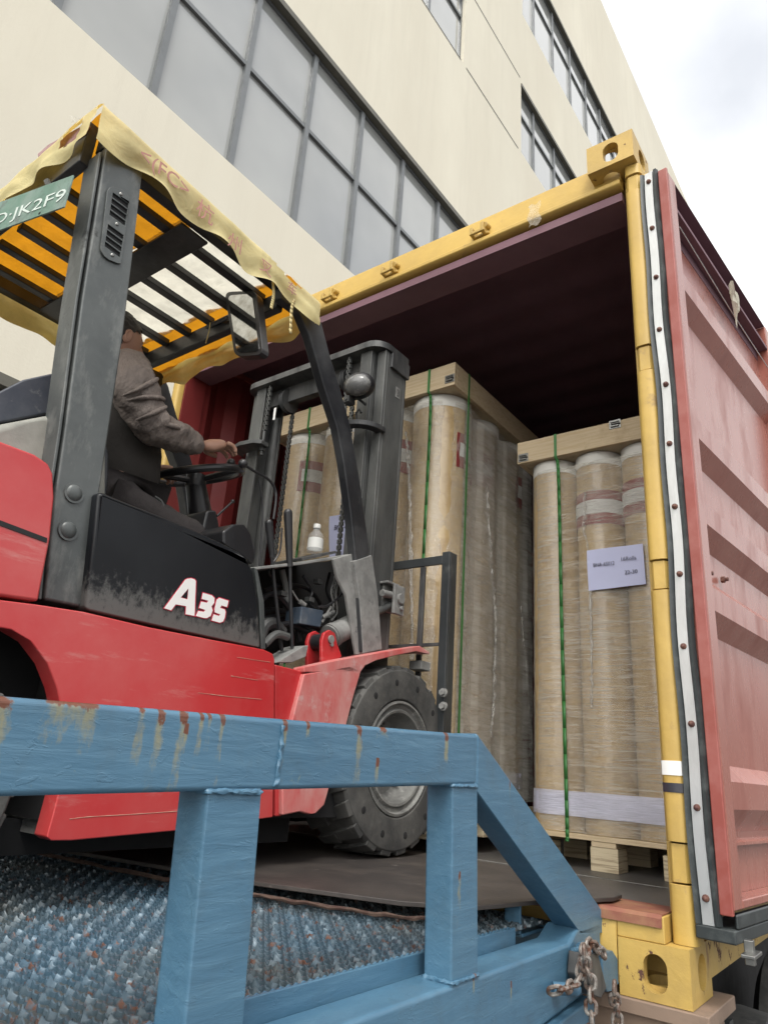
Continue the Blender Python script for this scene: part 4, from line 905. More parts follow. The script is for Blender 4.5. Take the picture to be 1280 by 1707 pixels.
def skirt(p0, p1, out, drop, wav, name='canopy_skirt', seedz=0, mat='tarp_skirt', hole=None):
    p0 = Vector(p0); p1 = Vector(p1); out = Vector(out); L_ = (p1-p0).length; nu, nv = int(L_/.012), 12
    q = MB(); g_ = []
    for i in range(nu+1):
        s = i/nu; p = p0.lerp(p1, s); col_ = []
        d = drop*(1+wav*(.5*math.sin(s*L_*24+seedz)+.5*noise.noise(Vector((s*L_*7, seedz, 0)))*1.6))
        for j in range(nv+1):
            t = j/nv
            b2 = .012*math.sin(s*L_*31+seedz)*t*t+.010*noise.noise(Vector((s*L_*12, t*3, seedz)))*(.3+t)
            roll = .014*math.sin(min(1, t*5)*math.pi/2)
            col_.append(q.bm.verts.new(p+out*(roll+b2)+Vector((0, 0, -d*t))))
        g_.append(col_)
    for i in range(nu):
        for j in range(nv):
            s = (i+.5)/nu; t = (j+.5)/nv
            if hole and any(((s-h[0])/h[2])**2+((t-h[1]-(s-h[0])*h[4])/h[3])**2 < 1+.35*noise.noise(Vector((i*.6, j*.8, 1))) for h in hole): continue
            q.bm.faces.new((g_[i][j], g_[i+1][j], g_[i+1][j+1], g_[i][j+1]))
    return q.build(name, M[mat], fk, smooth=80)
skirt((GXr+.01, -1.31, GZ+.066), (GXr+.01, -.455, GZ+.002), (1, 0, 0), .112, .22, seedz=1.3, hole=[(.80, .13, .085, .16, .9)])
skirt((GXl-.03, -1.305, GZ+.066), (GXr+.015, -1.305, GZ+.066), (0, -1, 0), .118, .22, seedz=4.1, hole=[(.875, .40, .055, .20, -1.2)])
skirt((GXl-.015, -1.31, GZ+.064), (GXl-.015, -.46, GZ), (-1, 0, 0), .13, .2, seedz=7)
skirt((GXl-.02, -.455, GZ-.006), (GXr+.01, -.455, GZ-.006), (0, 1, 0), .085, .25, seedz=2)
q = MB(); c = at(108, 235, y=-1.305); q.prism([at(u, v, y=-1.306) for u, v in ((64, 268), (62, 256), (80, 240), (145, 203), (150, 210), (140, 224), (100, 248))], (0, .006, 0)); q.build('torn_lining', M['pinkwrap'], fk, bevel=.003)
q = MB(); q.grid(lambda a, b2: at(118+22*a+3*math.sin(b2*5), 204-12*b2*(1-.4*a), y=-1.312+.012*math.sin(a*6)), 6, 5); q.build('torn_flap', M['film_edge'], fk)
# dangling tape ends
for pts in ([(455, 470), (456, 492), (452, 514)], [(497, 492), (487, 510), (484, 556)]):
    P3 = [at(u, v, x=GXr+.02) for u, v in pts]; q = MB(); sp = spline(P3, 6)
    for a, d in zip(sp, sp[1:]): q.bm.faces.new([q.bm.verts.new(p) for p in (a+Vector((0, -.006, 0)), a+Vector((0, .006, 0)), d+Vector((0, .006, 0)), d+Vector((0, -.006, 0)))])
    q.build('tape_end', M['tarp_skirt'], fk, solid=.001)
P3 = [at(u, v, y=-.60) for u, v in ((351, 530), (349, 550), (343, 572))]; q = MB(); q.tube(P3, .0022, n=6); q.build('tape_end', M['tarp_skirt'], fk)
# faded print on the side skirt
nrm = Vector((1, 0, 0)); uy_ = Vector((0, 0, 1)); ux_ = Vector((0, 1, 0))
for txt, (u, v), sz in (('<(FC>', (231, 262), .062), ('\u676d', (325, 352), .066), ('\u5dde', (378, 405), .060), ('\u53c9', (432, 446), .055), ('\u8f66', (478, 482), .046)):
    c = at(u, v, x=GXr+.034); text_obj(txt, c, ux_, uy_, nrm, sz, M['mark_red'], fk, 'faded_print', .0003)
# licence plate
yp = -1.33
lc = px([(-70, 362), (122, 291), (106, 344), (-70, 408)], y=yp)
q = MB(); q.prism(lc, (0, .004, 0)); lic = q.build('licence_plate', M['lic_green'], fk, bevel=.001)
ux2 = (lc[1]-lc[0]).normalized(); uz2 = (lc[1]-lc[2]).normalized()
pa = at(-13, 376, y=yp-.001); pb = at(103, 333, y=yp-.001); text_obj('D\u00b7JK2F9', pa, (pb-pa).normalized(), uz2, Vector((0, -1, 0)), .052, M['lic_white'], lic, 'licence_text', .0004, fit=10+(pb-pa).length)
q = MB(); c = at(66, 355, y=yp); q.sph(c, (.006, .002, .004), n=8); q.build('plate_slot', M['dark_void'], lic)
q = MB(); q.prism(px([(72, 300), (79, 296), (86, 312), (80, 316)], y=yp+.005), (0, .006, 0)); q.build('plate_bracket', M['mast'], fk)
# cowl with decal
slab('side_cowl', [(163, 826), (168, 818), (200, 832), (290, 868), (370, 904), (400, 920), (414, 933), (424, 955), (432, 1000), (436, 1081), (300, 1052), (143, 1016), (152, 930)], -.945, .08, 'cowl', bevel=.014, seg=4)
slab('cowl_front_edge', [(424, 945), (430, 950), (440, 1000), (443, 1083), (436, 1083), (432, 1000)], -.952, .07, 'post_grey', bevel=.003)
q = MB(); q.prism(px([(168, 830), (290, 880), (370, 915), (400, 945), (420, 1060), (160, 1005)], x=-1.03), (-.85, 0, 0)); q.build('floor_frame', M['dark_void'], fk)
def grow(poly, d):
    n = len(poly); ar = sum(poly[i][0]*poly[(i+1) % n][1]-poly[(i+1) % n][0]*poly[i][1] for i in range(n)); s = 1 if ar > 0 else -1; out = []
    for i in range(n):
        p0, p1, p2 = (Vector(poly[j % n]) for j in (i-1, i, i+1)); e1 = (p1-p0).normalized(); e2 = (p2-p1).normalized()
        nn = Vector((e1.y+e2.y, -e1.x-e2.x))*s
        nn = nn.normalized() if nn.length > 1e-6 else Vector((e1.y, -e1.x))*s
        k = max(.5, nn.dot(Vector((e1.y, -e1.x))*s)); out.append(tuple(p1+nn*d/k))
    return out
def dv_(l): return [(270+x_/9.846, 940+y_/9.846) for x_, y_ in l]
letters = [('decal_letter', [(40, 728), (385, 262), (425, 244), (480, 238), (535, 255), (556, 285), (535, 856), (392, 826), (398, 695), (225, 665), (152, 764)], [[(436, 405), (312, 552), (418, 582)]]),
 ('decal_digit', [(676, 478), (820, 520), (862, 562), (858, 640), (812, 698), (832, 762), (800, 855), (735, 892), (690, 890), (560, 855), (598, 776), (690, 788), (716, 758), (612, 724), (645, 620), (740, 640), (765, 608), (655, 575)], []),
 ('decal_digit', [(900, 592), (940, 560), (1092, 608), (1068, 710), (975, 682), (955, 725), (1030, 750), (1044, 790), (1032, 880), (1005, 945), (950, 966), (818, 930), (850, 832), (940, 856), (958, 830), (868, 796), (866, 735)], [])]
for nm, po, ho in letters:
    q = MB(); q.prism(px(dv_(grow(po, 14)), x=-.9435), (-.001, 0, 0), [px(dv_(grow(h, -5)), x=-.9435) for h in ho]); q.build(nm, M['decal_red'], fk, smooth=0)
    q = MB(); q.prism(px(dv_(po), x=-.9425), (-.0008, 0, 0), [px(dv_(grow(h, 3)), x=-.9425) for h in ho]); q.build(nm, M['decal_white'], fk, smooth=0)
# seat and steering
q = MB(); q.prism(px([(150, 720), (176, 722), (184, 760), (184, 810), (176, 850), (150, 850)], x=-1.22), (-.42, 0, 0)); q.build('seat_backrest', M['seat'], fk, bevel=.03, seg=4)
q = MB(); c = at(205, 850, x=-1.42); q.box((-1.60, c.y-.14, c.z-.08), (-1.26, c.y+.10, c.z-.01)); q.build('seat_cushion', M['seat'], fk, bevel=.03, seg=4)
c = at(328, 793, x=-1.42); tilt = Matrix.Rotation(R(20), 3, 'X')
q = MB(); q.tube([c+tilt @ Vector((.155*math.cos(a*math.pi/24), .155*math.sin(a*math.pi/24), 0)) for a in range(48)], .0135, n=10, closed=True)
for a in (0, 120, 240): q.tube([c+Vector((0, 0, -.02)), c+tilt @ Vector((.15*math.cos(R(a+30)), .15*math.sin(R(a+30)), 0))], .011, n=8)
q.cyl(c+Vector((0, .0, -.045)), c+Vector((0, 0, .0)), .035)
sw = q.build('steering_wheel', M['black_plastic'], fk)
kn = at(384, 779, x=-1.36); q = MB(); q.cyl(kn-Vector((0, 0, .02)), kn+Vector((0, 0, .01)), .012); q.sph(kn+Vector((0, 0, .018)), .016, n=14); q.build('wheel_knob', M['black_plastic'], fk)
q = MB(); q.tube([c+Vector((0, .0, -.03)), c+Vector((0, .07, -.20)), c+Vector((0, .14, -.42))], .04, n=12, rr=[.035, .045, .05]); q.build('steering_column', M['black_plastic'], fk)
q = MB(); q.prism(px([(372, 885), (388, 874), (408, 873), (420, 890), (427, 925), (423, 942), (405, 925), (372, 905)], x=-1.12), (-.5, 0, 0)); q.build('dash_console', M['black_plastic'], fk, bevel=.008)
q = MB(); q.prism(px([(345, 850), (362, 850), (372, 905), (350, 905), (338, 880)], x=-1.25), (-.25, 0, 0)); q.build('dash_pod', M['black_plastic'], fk, bevel=.01)
q = MB(); a = at(362, 860, x=-1.2); d = at(388, 836, x=-1.2); q.cyl(a, d, .0035); q.sph(d, .007, n=10); q.build('gear_lever', M['black_plastic'], fk)
# front dash plate, brackets
zpl = at(500, 938, x=-1.1).z
q = MB(); q.prism(px([(418, 946), (500, 937), (592, 922), (592, 927), (500, 942), (418, 951)], x=-1.0), (-.86, 0, 0)); q.build('front_panel_top', M['dust_grey'], fk, bevel=.002)
q = MB(); q.prism(px([(418, 952), (585, 930), (585, 1085), (418, 1085)], x=-1.28), (-.5, 0, 0)); q.build('bay_dark_backing', M['dark_void'], fk)  # black backing added behind the hoses, its colour stands for the bay's shade
slab('dash_side_bracket', [(556, 932), (594, 921), (604, 960), (611, 1090), (594, 1092), (585, 1040), (577, 992), (562, 962)], -.985, .012, 'dust_grey', bevel=.003)
slab('leg_gusset', [(590, 935), (620, 925), (630, 990), (637, 1083), (606, 1090), (600, 1000)], -.968, .03, 'dust_grey', bevel=.003)
q = MB(); q.prism(px([(503, 930), (560, 918), (561, 922), (504, 935)], x=-1.02), (-.12, 0, 0)); q.build('tray', M['mast_dark'], fk, bevel=.001)
# levers
def rod(name, pts, r, mat='black_plastic', x=-1.0, knob=None, rr=None):
    q = MB(); sp = spline([at(u, v, x=x) for u, v in pts], 8); q.tube(sp, r, n=10); 
    if knob: a = at(*knob[0], x=x); d = at(*knob[1], x=x); q.cyl(a, d, knob[2], knob[3], n=14); q.sph(d, (knob[3],)*3, n=12)
    return q.build(name, M[mat], fk)
rod('control_lever', [(483, 900), (484, 980), (487, 1080)], .0055, x=-1.0, knob=((483, 945), (480, 855), .010, .014))
rod('control_lever', [(451, 905), (458, 980), (470, 1085)], .0055, x=-1.02, knob=((454, 930), (448, 872), .008, .013))
rod('control_lever', [(408, 775), (425, 786), (446, 798), (457, 812), (460, 830), (456, 865)], .0045, x=-1.05)
q = MB(); q.sph(at(405, 773, x=-1.05), .015, n=14); q.build('lever_knob', M['black_plastic'], fk)
rod('control_lever', [(432, 800), (438, 850), (431, 955)], .003, x=-1.12)
rod('cable', [(470, 880), (466, 920), (448, 950), (455, 965)], .003, x=-1.06)
for pts, r, mt, x in (([(470, 950), (478, 990), (476, 1010), (486, 1030)], .010, 'dust_grey', -1.12), ([(432, 1035), (460, 1030), (500, 1035), (540, 1050)], .012, 'black_plastic', -1.15), ([(430, 1025), (450, 1018), (480, 1022)], .012, 'black_plastic', -1.18),
    ([(560, 960), (552, 985), (556, 1010), (548, 1030)], .003, 'dust_grey', -1.05), ([(566, 960), (560, 990), (562, 1020), (552, 1035)], .003, 'dust_grey', -1.05), ([(487, 985), (498, 1002), (508, 1008)], .003, 'dust_grey', -1.05), ([(432, 1068), (440, 1045), (455, 1040), (470, 1055)], .02, 'mast_dark', -1.06), ([(440, 1075), (460, 1058), (480, 1062)], .012, 'mast', -1.0)):
    rod('hose', pts, r, mt, x)
for pts, r, x in (([(436, 1000), (452, 990), (470, 1000), (490, 1030), (500, 1070)], .009, -1.10), ([(440, 985), (470, 975), (510, 980), (530, 1000), (536, 1015)], .007, -1.14), ([(505, 960), (520, 985), (515, 1005), (525, 1015)], .005, -1.08),
    ([(556, 1010), (545, 985), (550, 955)], .006, -1.10), ([(450, 1050), (480, 1040), (505, 1050), (530, 1060)], .010, -1.08), ([(575, 985), (560, 1000), (545, 1010), (530, 1012)], .004, -1.02), ([(606, 720), (612, 800), (622, 880), (630, 960)], .008, -1.12), ([(614, 720), (622, 800), (632, 880), (640, 960)], .008, -1.12)):
    rod('hose', pts, r, 'black_plastic', x)
for u, v in ((516, 1000), (530, 970), (470, 990)):
    q = MB(); c = at(u, v, x=-1.07); q.box(c-Vector((.012, .012, .008)), c+Vector((.012, .012, .008))); q.cyl(c, c+Vector((.0, .02, .006)), .006); q.build('cable_connector', M['mast'], fk, bevel=.002)
slab('valve_box', [(503, 1011), (540, 1018), (535, 1046), (500, 1040)], -1.04, .07, 'bluebox', bevel=.004)
for (u, v), (u2, v2), r_ in (((537, 1030), (556, 1020), .008), ((536, 1038), (552, 1012), .005), ((500, 1003), (508, 1009), .008)):
    q = MB(); q.cyl(at(u, v, x=-1.05), at(u2, v2, x=-1.05), r_); q.build('valve_fitting', M['dust_grey'], fk)
q = MB(); q.prism(px([(460, 1105), (505, 1078), (514, 1076), (510, 1095), (486, 1105)], x=-.97), (-.08, 0, 0)); q.build('torn_mat', M['dust_grey'], fk, bevel=.002)
# tilt cylinder and its red clevis
a = at(548, 1062, x=-1.03); d = at(668, 1000, x=-1.03); mid = a.lerp(d, .45)
q = MB(); q.cyl(a, mid, .038, n=24); q.cyl(a.lerp(mid, .04), a.lerp(mid, .14), .041, n=24); q.build('tilt_cylinder', M['dust_grey'], fk)
q = MB(); q.cyl(mid, d, .014, n=16); q.build('cylinder_rod', M['mast'], fk)
for x in (-.945, -1.005):
    q = MB(); q.prism([p+Vector((x+.945, 0, 0)) for p in px([(537, 1110), (537, 1068), (541, 1055), (550, 1050), (559, 1056), (563, 1075), (570, 1094), (563, 1104)], x=-.945)], (-.013, 0, 0)); q.build('clevis', M['fk_red'], fk, bevel=.003)
q = MB(); q.cyl(at(549, 1070, x=-.945)+Vector((-.0135, 0, 0)), at(549, 1070, x=-.945)+Vector((-.0595, 0, 0)), .026, n=24); q.build('clevis_bush', M['black_plastic'], fk)
q = MB(); c = at(551, 1066, x=-.944); q.cyl(c, c+Vector((.006, 0, 0)), .013, n=20); q.cyl(c+Vector((0, .006, -.016)), c+Vector((.006, .006, -.016)), .006, n=12); q.build('clevis_pin', M['dust_grey'], fk, bevel=.001)
# wheels
def wheel(cx, cy, cz, r, wd, sgn, name, lug=22):
    q = MB(); X = Vector((sgn, 0, 0)); c = Vector((cx, cy, cz))
    q.lathe([(r*.60, -wd), (r*.93, -wd), (r*.955, -wd*.95), (r*.955, -wd*.06), (r*.93, 0), (r*.80, .004), (r*.62, .0), (r*.60, -.012)], c, X, 64)
    for k in range(lug):
        a0 = 2*math.pi*k/lug
        for side, ao in ((0, 0), (1, math.pi/lug)):
            w0 = -wd*.0-.002 if side == 0 else -wd*.53; w1 = -wd*.5 if side == 0 else -wd+.002; a_ = a0+ao; hw = math.pi/lug*.66; V = []
            for rr_ in (r*.925, r):
                for w_, sh, sc_ in ((w0, 0, 1), (w1, .10, .8)):
                    for s in (-1, 1):
                        an = a_+sh+s*hw*sc_*(1 if rr_ < r else .9); V.append(q.bm.verts.new(c+X*(w_-(0 if rr_ < r else .004))+Vector((0, math.cos(an), math.sin(an)))*(rr_-(.004 if (w_ == w0 and rr_ == r and side == 0) else 0))))
            a, b2, d, e, f, g2, h, i = V
            for fc in ((a, b2, e, d), (f, h, i, g2), (a, f, g2, b2), (d, e, i, h), (a, d, h, f), (b2, g2, i, e)): q.bm.faces.new(fc)
    w_ = bpy.data.objects.new(name, None); COL.objects.link(w_); w_.parent = fk; w_.location = c-world_base(fk)
    q.build('tyre', M['tyre'], w_, bevel=.003, smooth=30)
    q = MB(); q.lathe([(r*.60, -.014), (r*.60, -.002), (r*.575, .0), (r*.56, -.012), (r*.52, -.016), (r*.50, -.006), (r*.475, -.008), (r*.455, -.06), (r*.40, -.085), (r*.30, -.088), (r*.27, -.07), (r*.12, -.066), (r*.11, -.04), (.001, -.04)], c, X, 56); q.build('rim', M['rim'], w_)
    for k in range(5):
        an = k*2*math.pi/5+.5; p_ = c+X*(-.088)+Vector((0, math.cos(an), math.sin(an)))*r*.36; q = MB(); q.cyl(p_, p_+X*.022, .011, n=6); q.cyl(p_, p_+X*.034, .005, n=10); q.build('wheel_nut', M['rim'], w_)
    for k in range(12):
        q = MB()
        an = k*2*math.pi/12+.2; p_ = c+X*.0045+Vector((0, math.cos(an), math.sin(an)))*r*.80
        q.sph(p_-X*.001, (.0012, .011, .011), n=12)
        q.build('tyre_hole', M['dark_void'], w_)
    return w_
wheel(SX, .105, .494, .300, .19, 1, 'front_wheel'); wheel(-1.94, .105, .494, .300, .19, -1, 'front_wheel')
wheel(SX-.012, -1.370, .380, .232, .15, 1, 'rear_wheel', 18); wheel(-1.928, -1.370, .380, .232, .15, -1, 'rear_wheel', 18)
q = MB(); q.cyl((-1.75, .105, .494), (-1.1, .105, .494), .09, n=20); q.box((-1.7, -.0, .38), (-1.14, .16, .62)); q.build('front_axle', M['mast_dark'], fk)
q = MB(); q.cyl((-1.78, -1.370, .380), (-1.08, -1.370, .380), .05, n=16); q.build('rear_axle', M['mast_dark'], fk)
# mast
MY0, MY1, MT = .025, .205, 2.110
def channel(q, xo, s, y0, y1, z0, z1, t=.014, fl=.045):
    q.box((xo, y0+t+.0003, z0), (xo+s*t, y1-t-.0003, z1)); q.box((xo, y0, z0), (xo+s*fl, y0+t, z1)); q.box((xo, y1-t, z0), (xo+s*fl, y1, z1))
XR, XL = -1.050, -1.83
q = MB(); channel(q, XR, -1, MY0+.03, MY1, .30, MT-.03); q.build('outer_mast_channel', M['mast'], fk, bevel=.003)
q = MB(); channel(q, XL, 1, MY0+.03, MY1, .30, MT-.03); q.build('outer_mast_channel', M['mast'], fk, bevel=.003)
q = MB(); channel(q, XR-.05, -1, MY0, MY1-.05, .34, MT-.03, .012, .06); q.build('inner_mast_channel', M['mast'], fk, bevel=.003)
q = MB(); channel(q, XL+.05, 1, MY0, MY1-.05, .34, MT-.03, .012, .06); q.build('inner_mast_channel', M['mast'], fk, bevel=.003)
q = MB()   # top plate with rounded ends
tp_ = []
for cx, a0 in ((XR-.055, -90), (XR-.055, 0)):
    pass
x0_, x1_, y0_, y1_ = XL-.01, XR+.01, MY0-.025, MY1+.01
for cx, cy, r_, a0 in ((x1_-.075, y0_+.075, .075, -90), (x1_-.02, y1_-.02, .02, 0), (x0_+.02, y1_-.02, .02, 90), (x0_+.06, y0_+.06, .06, 180)):
    for k in range(7): a = R(a0+15*k); tp_.append((cx+r_*math.cos(a), cy+r_*math.sin(a), MT-.03))
q.prism(tp_, (0, 0, .028)); q.box((XL+.03, MY0+.05, MT-.11), (XR-.03, MY0+.075, MT-.0305)); q.build('mast_top_plate', M['mast_dark'], fk, bevel=.004)
for x_a, x_b in ((XR-.001, XR+.012), (XL-.012, XL+.001)):
    q = MB(); q.box((x_a, MY0+.06, MT-.10), (x_b, MY1+.005, MT-.031)); q.build('mast_shoulder', M['mast_dark'], fk, bevel=.003)
# tie brackets lower down
zb_ = at(400, 745, y=MY0-.04).z
def arcpl(cx, cy, r0, r1, a0, a1, z, t):
    q = MB(); P_ = [(cx+r1*math.cos(R(a0+(a1-a0)*k/12)), cy+r1*math.sin(R(a0+(a1-a0)*k/12)), z) for k in range(13)]+[(cx+r0*math.cos(R(a1+(a0-a1)*k/12)), cy+r0*math.sin(R(a1+(a0-a1)*k/12)), z) for k in range(13)]
    q.prism(P_, (0, 0, t)); return q
q = MB(); q.prism([(x, y, zb_-.012) for x, y in ((XL-.02, .06), (XL-.02, .01), (XL+.0, -.03), (XL+.06, -.045), (XL+.14, -.035), (XL+.17, -.01), (XL+.17, .034), (XL+.0, .034))], (0, 0, .020)); q.build('tie_bracket', M['mast'], fk, bevel=.003)
z2_ = at(600, 705, y=MY0-.05).z
arcpl(XR-.10, MY0+.03, .075, .115, 180, 370, z2_-.012, .022).build('tie_bracket', M['mast_dark'], fk, bevel=.003)
# lift chains and rollers
def leafchain(x, y, z0, z1, w_=.018):
    q = MB(); z = z0; k = 0
    while z < z1:
        if k % 2: q.box((x-w_/2, y-.006, z), (x-w_/6, y+.006, z+.016)); q.box((x+w_/6, y-.006, z), (x+w_/2, y+.006, z+.016))
        else: q.box((x-w_/5, y-.006, z), (x+w_/5, y+.006, z+.016))
        q.cyl((x-w_/2-.002, y, z+.002), (x+w_/2+.002, y, z+.002), .003, n=6); z += .0125; k += 1
    return q
for s, xx in ((1, XL+.20), (-1, XR-.22)):
    leafchain(xx, MY0+.10, .5, MT-.12).build('lift_chain', M['mast'], fk, smooth=0)
    leafchain(xx-s*.055, MY0-.005, zb_+.06, MT-.05).build('lift_chain', M['mast'], fk, smooth=0)
    q = MB(); q.cyl((xx-s*.055, MY0-.005, zb_-.05), (xx-s*.055, MY0-.005, zb_+.065), .0075); q.cyl((xx-s*.055, MY0-.005, zb_-.03), (xx-s*.055, MY0-.005, zb_-.012), .014, n=6); q.build('chain_anchor', M['mast'], fk)
    q = MB(); q.lathe([(.01, -.012), (.055, -.012), (.055, -.006), (.046, 0), (.055, .006), (.055, .012), (.01, .012)], (xx-s*.0, MY0+.065, MT-.10), (1, 0, 0), 28); q.build('chain_sheave', M['mast_dark'], fk)
    q = MB(); q.cyl((xx+s*-.12, MY1-.06, .4), (xx+s*-.12, MY1-.06, MT-.14), .027, n=20); q.build('lift_cylinder', M['mast'], fk)
q = MB(); c = at(459, 690, y=MY0-.01); q.box((c.x-.008, MY0-.014, c.z-.03), (c.x+.004, MY0-.012, c.z+.03)); q.build('reflective_strip', M['decal_white'], fk)
q = MB(); 
q.box((XL+.02, MY1-.012, .40), (XR-.02, MY1+.012, .49)); q.build('mast_crossmember', M['mast_dark'], fk, bevel=.004)
q = MB(); c = at(663, 655, x=XR+.0005); q.box((XR, c.y-.014, c.z-.024), (XR+.0015, c.y+.014, c.z+.024)); q.build('number_plate', M['dust_grey'], fk)
text_obj('3', Vector((XR+.0016, c.y-.010, c.z-.016)), Vector((0, 1, 0)), Vector((0, 0, 1)), Vector((1, 0, 0)), .045, M['mast_dark'], fk, 'number_mark', .0003)
# mast-side knuckle of tilt cylinder
q = MB(); c = at(655, 998, x=-1.02); q.box((c.x-.03, c.y-.035, c.z-.05), (c.x-.018, c.y+.03, c.z+.055)); q.box((c.x+.01, c.y-.02, c.z-.06), (c.x+.022, c.y+.045, c.z+.05)); q.cyl((c.x-.03, c.y+.015, c.z), (c.x+.032, c.y+.015, c.z), .02, n=18); q.cyl((c.x+.02, c.y+.02, c.z-.035), (c.x+.034, c.y+.02, c.z-.035), .008, n=12)
q.box((c.x-.03, c.y-.05, c.z+.048), (c.x+.01, c.y+.02, c.z+.058)); q.cyl((c.x, c.y-.07, c.z+.005), (c.x, c.y-.01, c.z+.01), .014, n=14); q.build('tilt_knuckle', M['dust_grey'], fk, bevel=.003)
# work lamp
c = at(599, 643, y=MY0-.09); q = MB(); rot = Euler((R(20), R(-10), R(20))).to_matrix()
q.sph(c, (.064, .054, .052), rot, n=28); lamp = q.build('work_lamp', M['black_plastic'], fk)
q = MB(); q.sph(c+Vector((.012, -.022, -.012)), (.052, .036, .042), rot, n=24); q.build('lamp_lens', pbr('lamp_lens_dusty', (.12, .12, .12), .25, dirt=(.25, .25, .24), ds=20, bump=.1), lamp)
q = MB(); c2 = at(582, 668, y=MY0-.10); q.box(c2-Vector((.014, .02, .014)), c2+Vector((.014, .02, .014))); q.cyl(c2-Vector((0, .024, 0)), c2-Vector((0, .018, 0)), .008); q.tube([c2, c+Vector((-.02, .02, -.04)), c+Vector((0, .05, -.06))], .006, n=8); q.build('lamp_bracket', M['mast_dark'], lamp, bevel=.002)
q = MB(); c3 = at(596, 690, y=MY0-.03); q.tube([c3+Vector((0, 0, -.03)), c3+Vector((0, -.01, 0)), c3+Vector((.01, -.005, .016)), c3+Vector((.018, 0, 0))], .005, n=8); q.build('chain_pin', M['mast'], fk)
# fork carriage and load backrest
BY0, BY1 = .33, .355
xr_ = at(752, 925, y=BY0).x
q = MB(); q.box((xr_-.035, BY0-.01, .52), (xr_, BY0, 1.262)); q.box((xr_-.012, BY0+.0005, .52), (xr_, BY0+.045, 1.262)); q.build('backrest_upright', M['fk_black'], fk, bevel=.002)
q = MB(); q.box((-1.93, BY0-.01, .52), (-1.895, BY0, 1.262)); q.build('backrest_upright', M['fk_black'], fk, bevel=.002)
q = MB(); q.box((-1.895, BY0-.008, 1.215), (xr_-.0355, BY0+.004, 1.25)); q.build('backrest_bar', M['fk_black'], fk, bevel=.002)
for x in (at(703, 1000, y=BY0).x, -1.28, -1.55, -1.75):
    q = MB(); q.box((x-.011, BY0-.006, .52), (x+.011, BY0+.006, 1.214)); q.build('backrest_bar', M['mast_dark'], fk, bevel=.002)
q = MB(); q.box((-1.895, BY0-.004, .90), (xr_-.0355, BY0+.008, .912)); q.build('backrest_bar', M['mast_dark'], fk, bevel=.001)
q = MB(); q.box((-1.88, BY0-.05, .50), (xr_-.05, BY0-.012, .60)); q.box((-1.88, BY0-.05, .26), (xr_-.05, BY0-.012, .34)); q.build('fork_carriage', M['mast_dark'], fk, bevel=.004)
q = MB()
for v in (1155, 1178): c = at(740, v, y=BY0-.02); q.cyl(c, c+Vector((0, -.02, 0)), .011, n=6); q.cyl(c, c+Vector((0, -.008, 0)), .016, n=14)
q.build('carriage_bolt', M['dust_grey'], fk)
for x in (-1.22, -1.66):
    q = MB(); q.prism([(x, y, z) for y, z in ((BY0+.001, .62), (BY0+.04, .62), (BY0+.04, .275), (1.25, .262), (1.27, .256), (BY0+.02, .235), (BY0+.001, .25))], (.10, 0, 0)); q.build('fork', M['fk_black'], fk, bevel=.003)
c = at(700, 1108, y=.25); q = MB(); q.box((c.x-.035, .23, c.z-.02), (c.x+.02, .29, c.z+.012)); q.build('carriage_roller_cover', M['dust_grey'], fk, bevel=.003)
# mirror
q = MB()
def rrect(pts, r, n=5):
    out = []; m_ = len(pts)
    for i in range(m_):
        p0, p1, p2 = Vector(pts[i-1]), Vector(pts[i]), Vector(pts[(i+1) % m_]); a = p1+(p0-p1).normalized()*r; b2 = p1+(p2-p1).normalized()*r
        for k in range(n+1): t = k/n; out.append(tuple((a*(1-t)+p1*t)*(1-t)+(b2*t+p1*(1-t))*t))
    return out
myy = -.66
q.prism([at(u, v, y=myy) for u, v in rrect([(374, 486), (427, 484), (438, 591), (391, 594)], 12)], (0, .03, 0)); mo = q.build('mirror', M['black_plastic'], fk, bevel=.008, seg=3)
q = MB(); mm_ = [at(u, v, y=myy-.002) for u, v in rrect([(380, 492), (420, 489), (432, 585), (395, 588)], 8)]
q.prism(mm_, (0, .0012, 0)); q.build('mirror_glass', M['mirror'], mo, smooth=0)
q = MB(); q.tube([at(405, 520, y=myy+.03), at(380, 528, y=-.60), at(345, 545, y=-.585)], .008, n=8); q.build('mirror_arm', M['bar_dark'], fk)
# rounded dark shape at the top of the far front leg (seen behind the driver's head)
q = MB(); a = at(232, 560, x=GXl+.08); q.sph(a, (.03, .05, .05), n=14); q.build('far_leg_knob', M['hood_blue'], fk)

# water bottle on the tray
bc = at(524, 922, x=-1.07); bz = bc.z+.002
bt = thing('water_bottle', (bc.x, bc.y, bz), 'small clear plastic bottle with a white label standing on the forklift tray', 'bottle')
k_ = .82
q = MB(); q.lathe([(.001, 0), (.031*k_, 0), (.033*k_, .006), (.032*k_, .06*k_), (.031*k_, .075*k_), (.014*k_, .095*k_), (.012*k_, .10*k_), (.012*k_, .108*k_)], (bc.x, bc.y, bz), (0, 0, 1), 28); q.build('bottle_body', M['bottle'], bt)
q = MB(); q.lathe([(.0332*k_, .012), (.0325*k_, .058*k_)], (bc.x, bc.y, bz), (0, 0, 1), 28); q.build('bottle_label', M['white_label'], bt)
q = MB(); q.lathe([(.001, .122*k_), (.0145*k_, .122*k_), (.0155*k_, .118*k_), (.0155*k_, .104*k_), (.001, .104*k_)], (bc.x, bc.y, bz), (0, 0, 1), 20); q.build('bottle_cap', M['white_label'], bt)

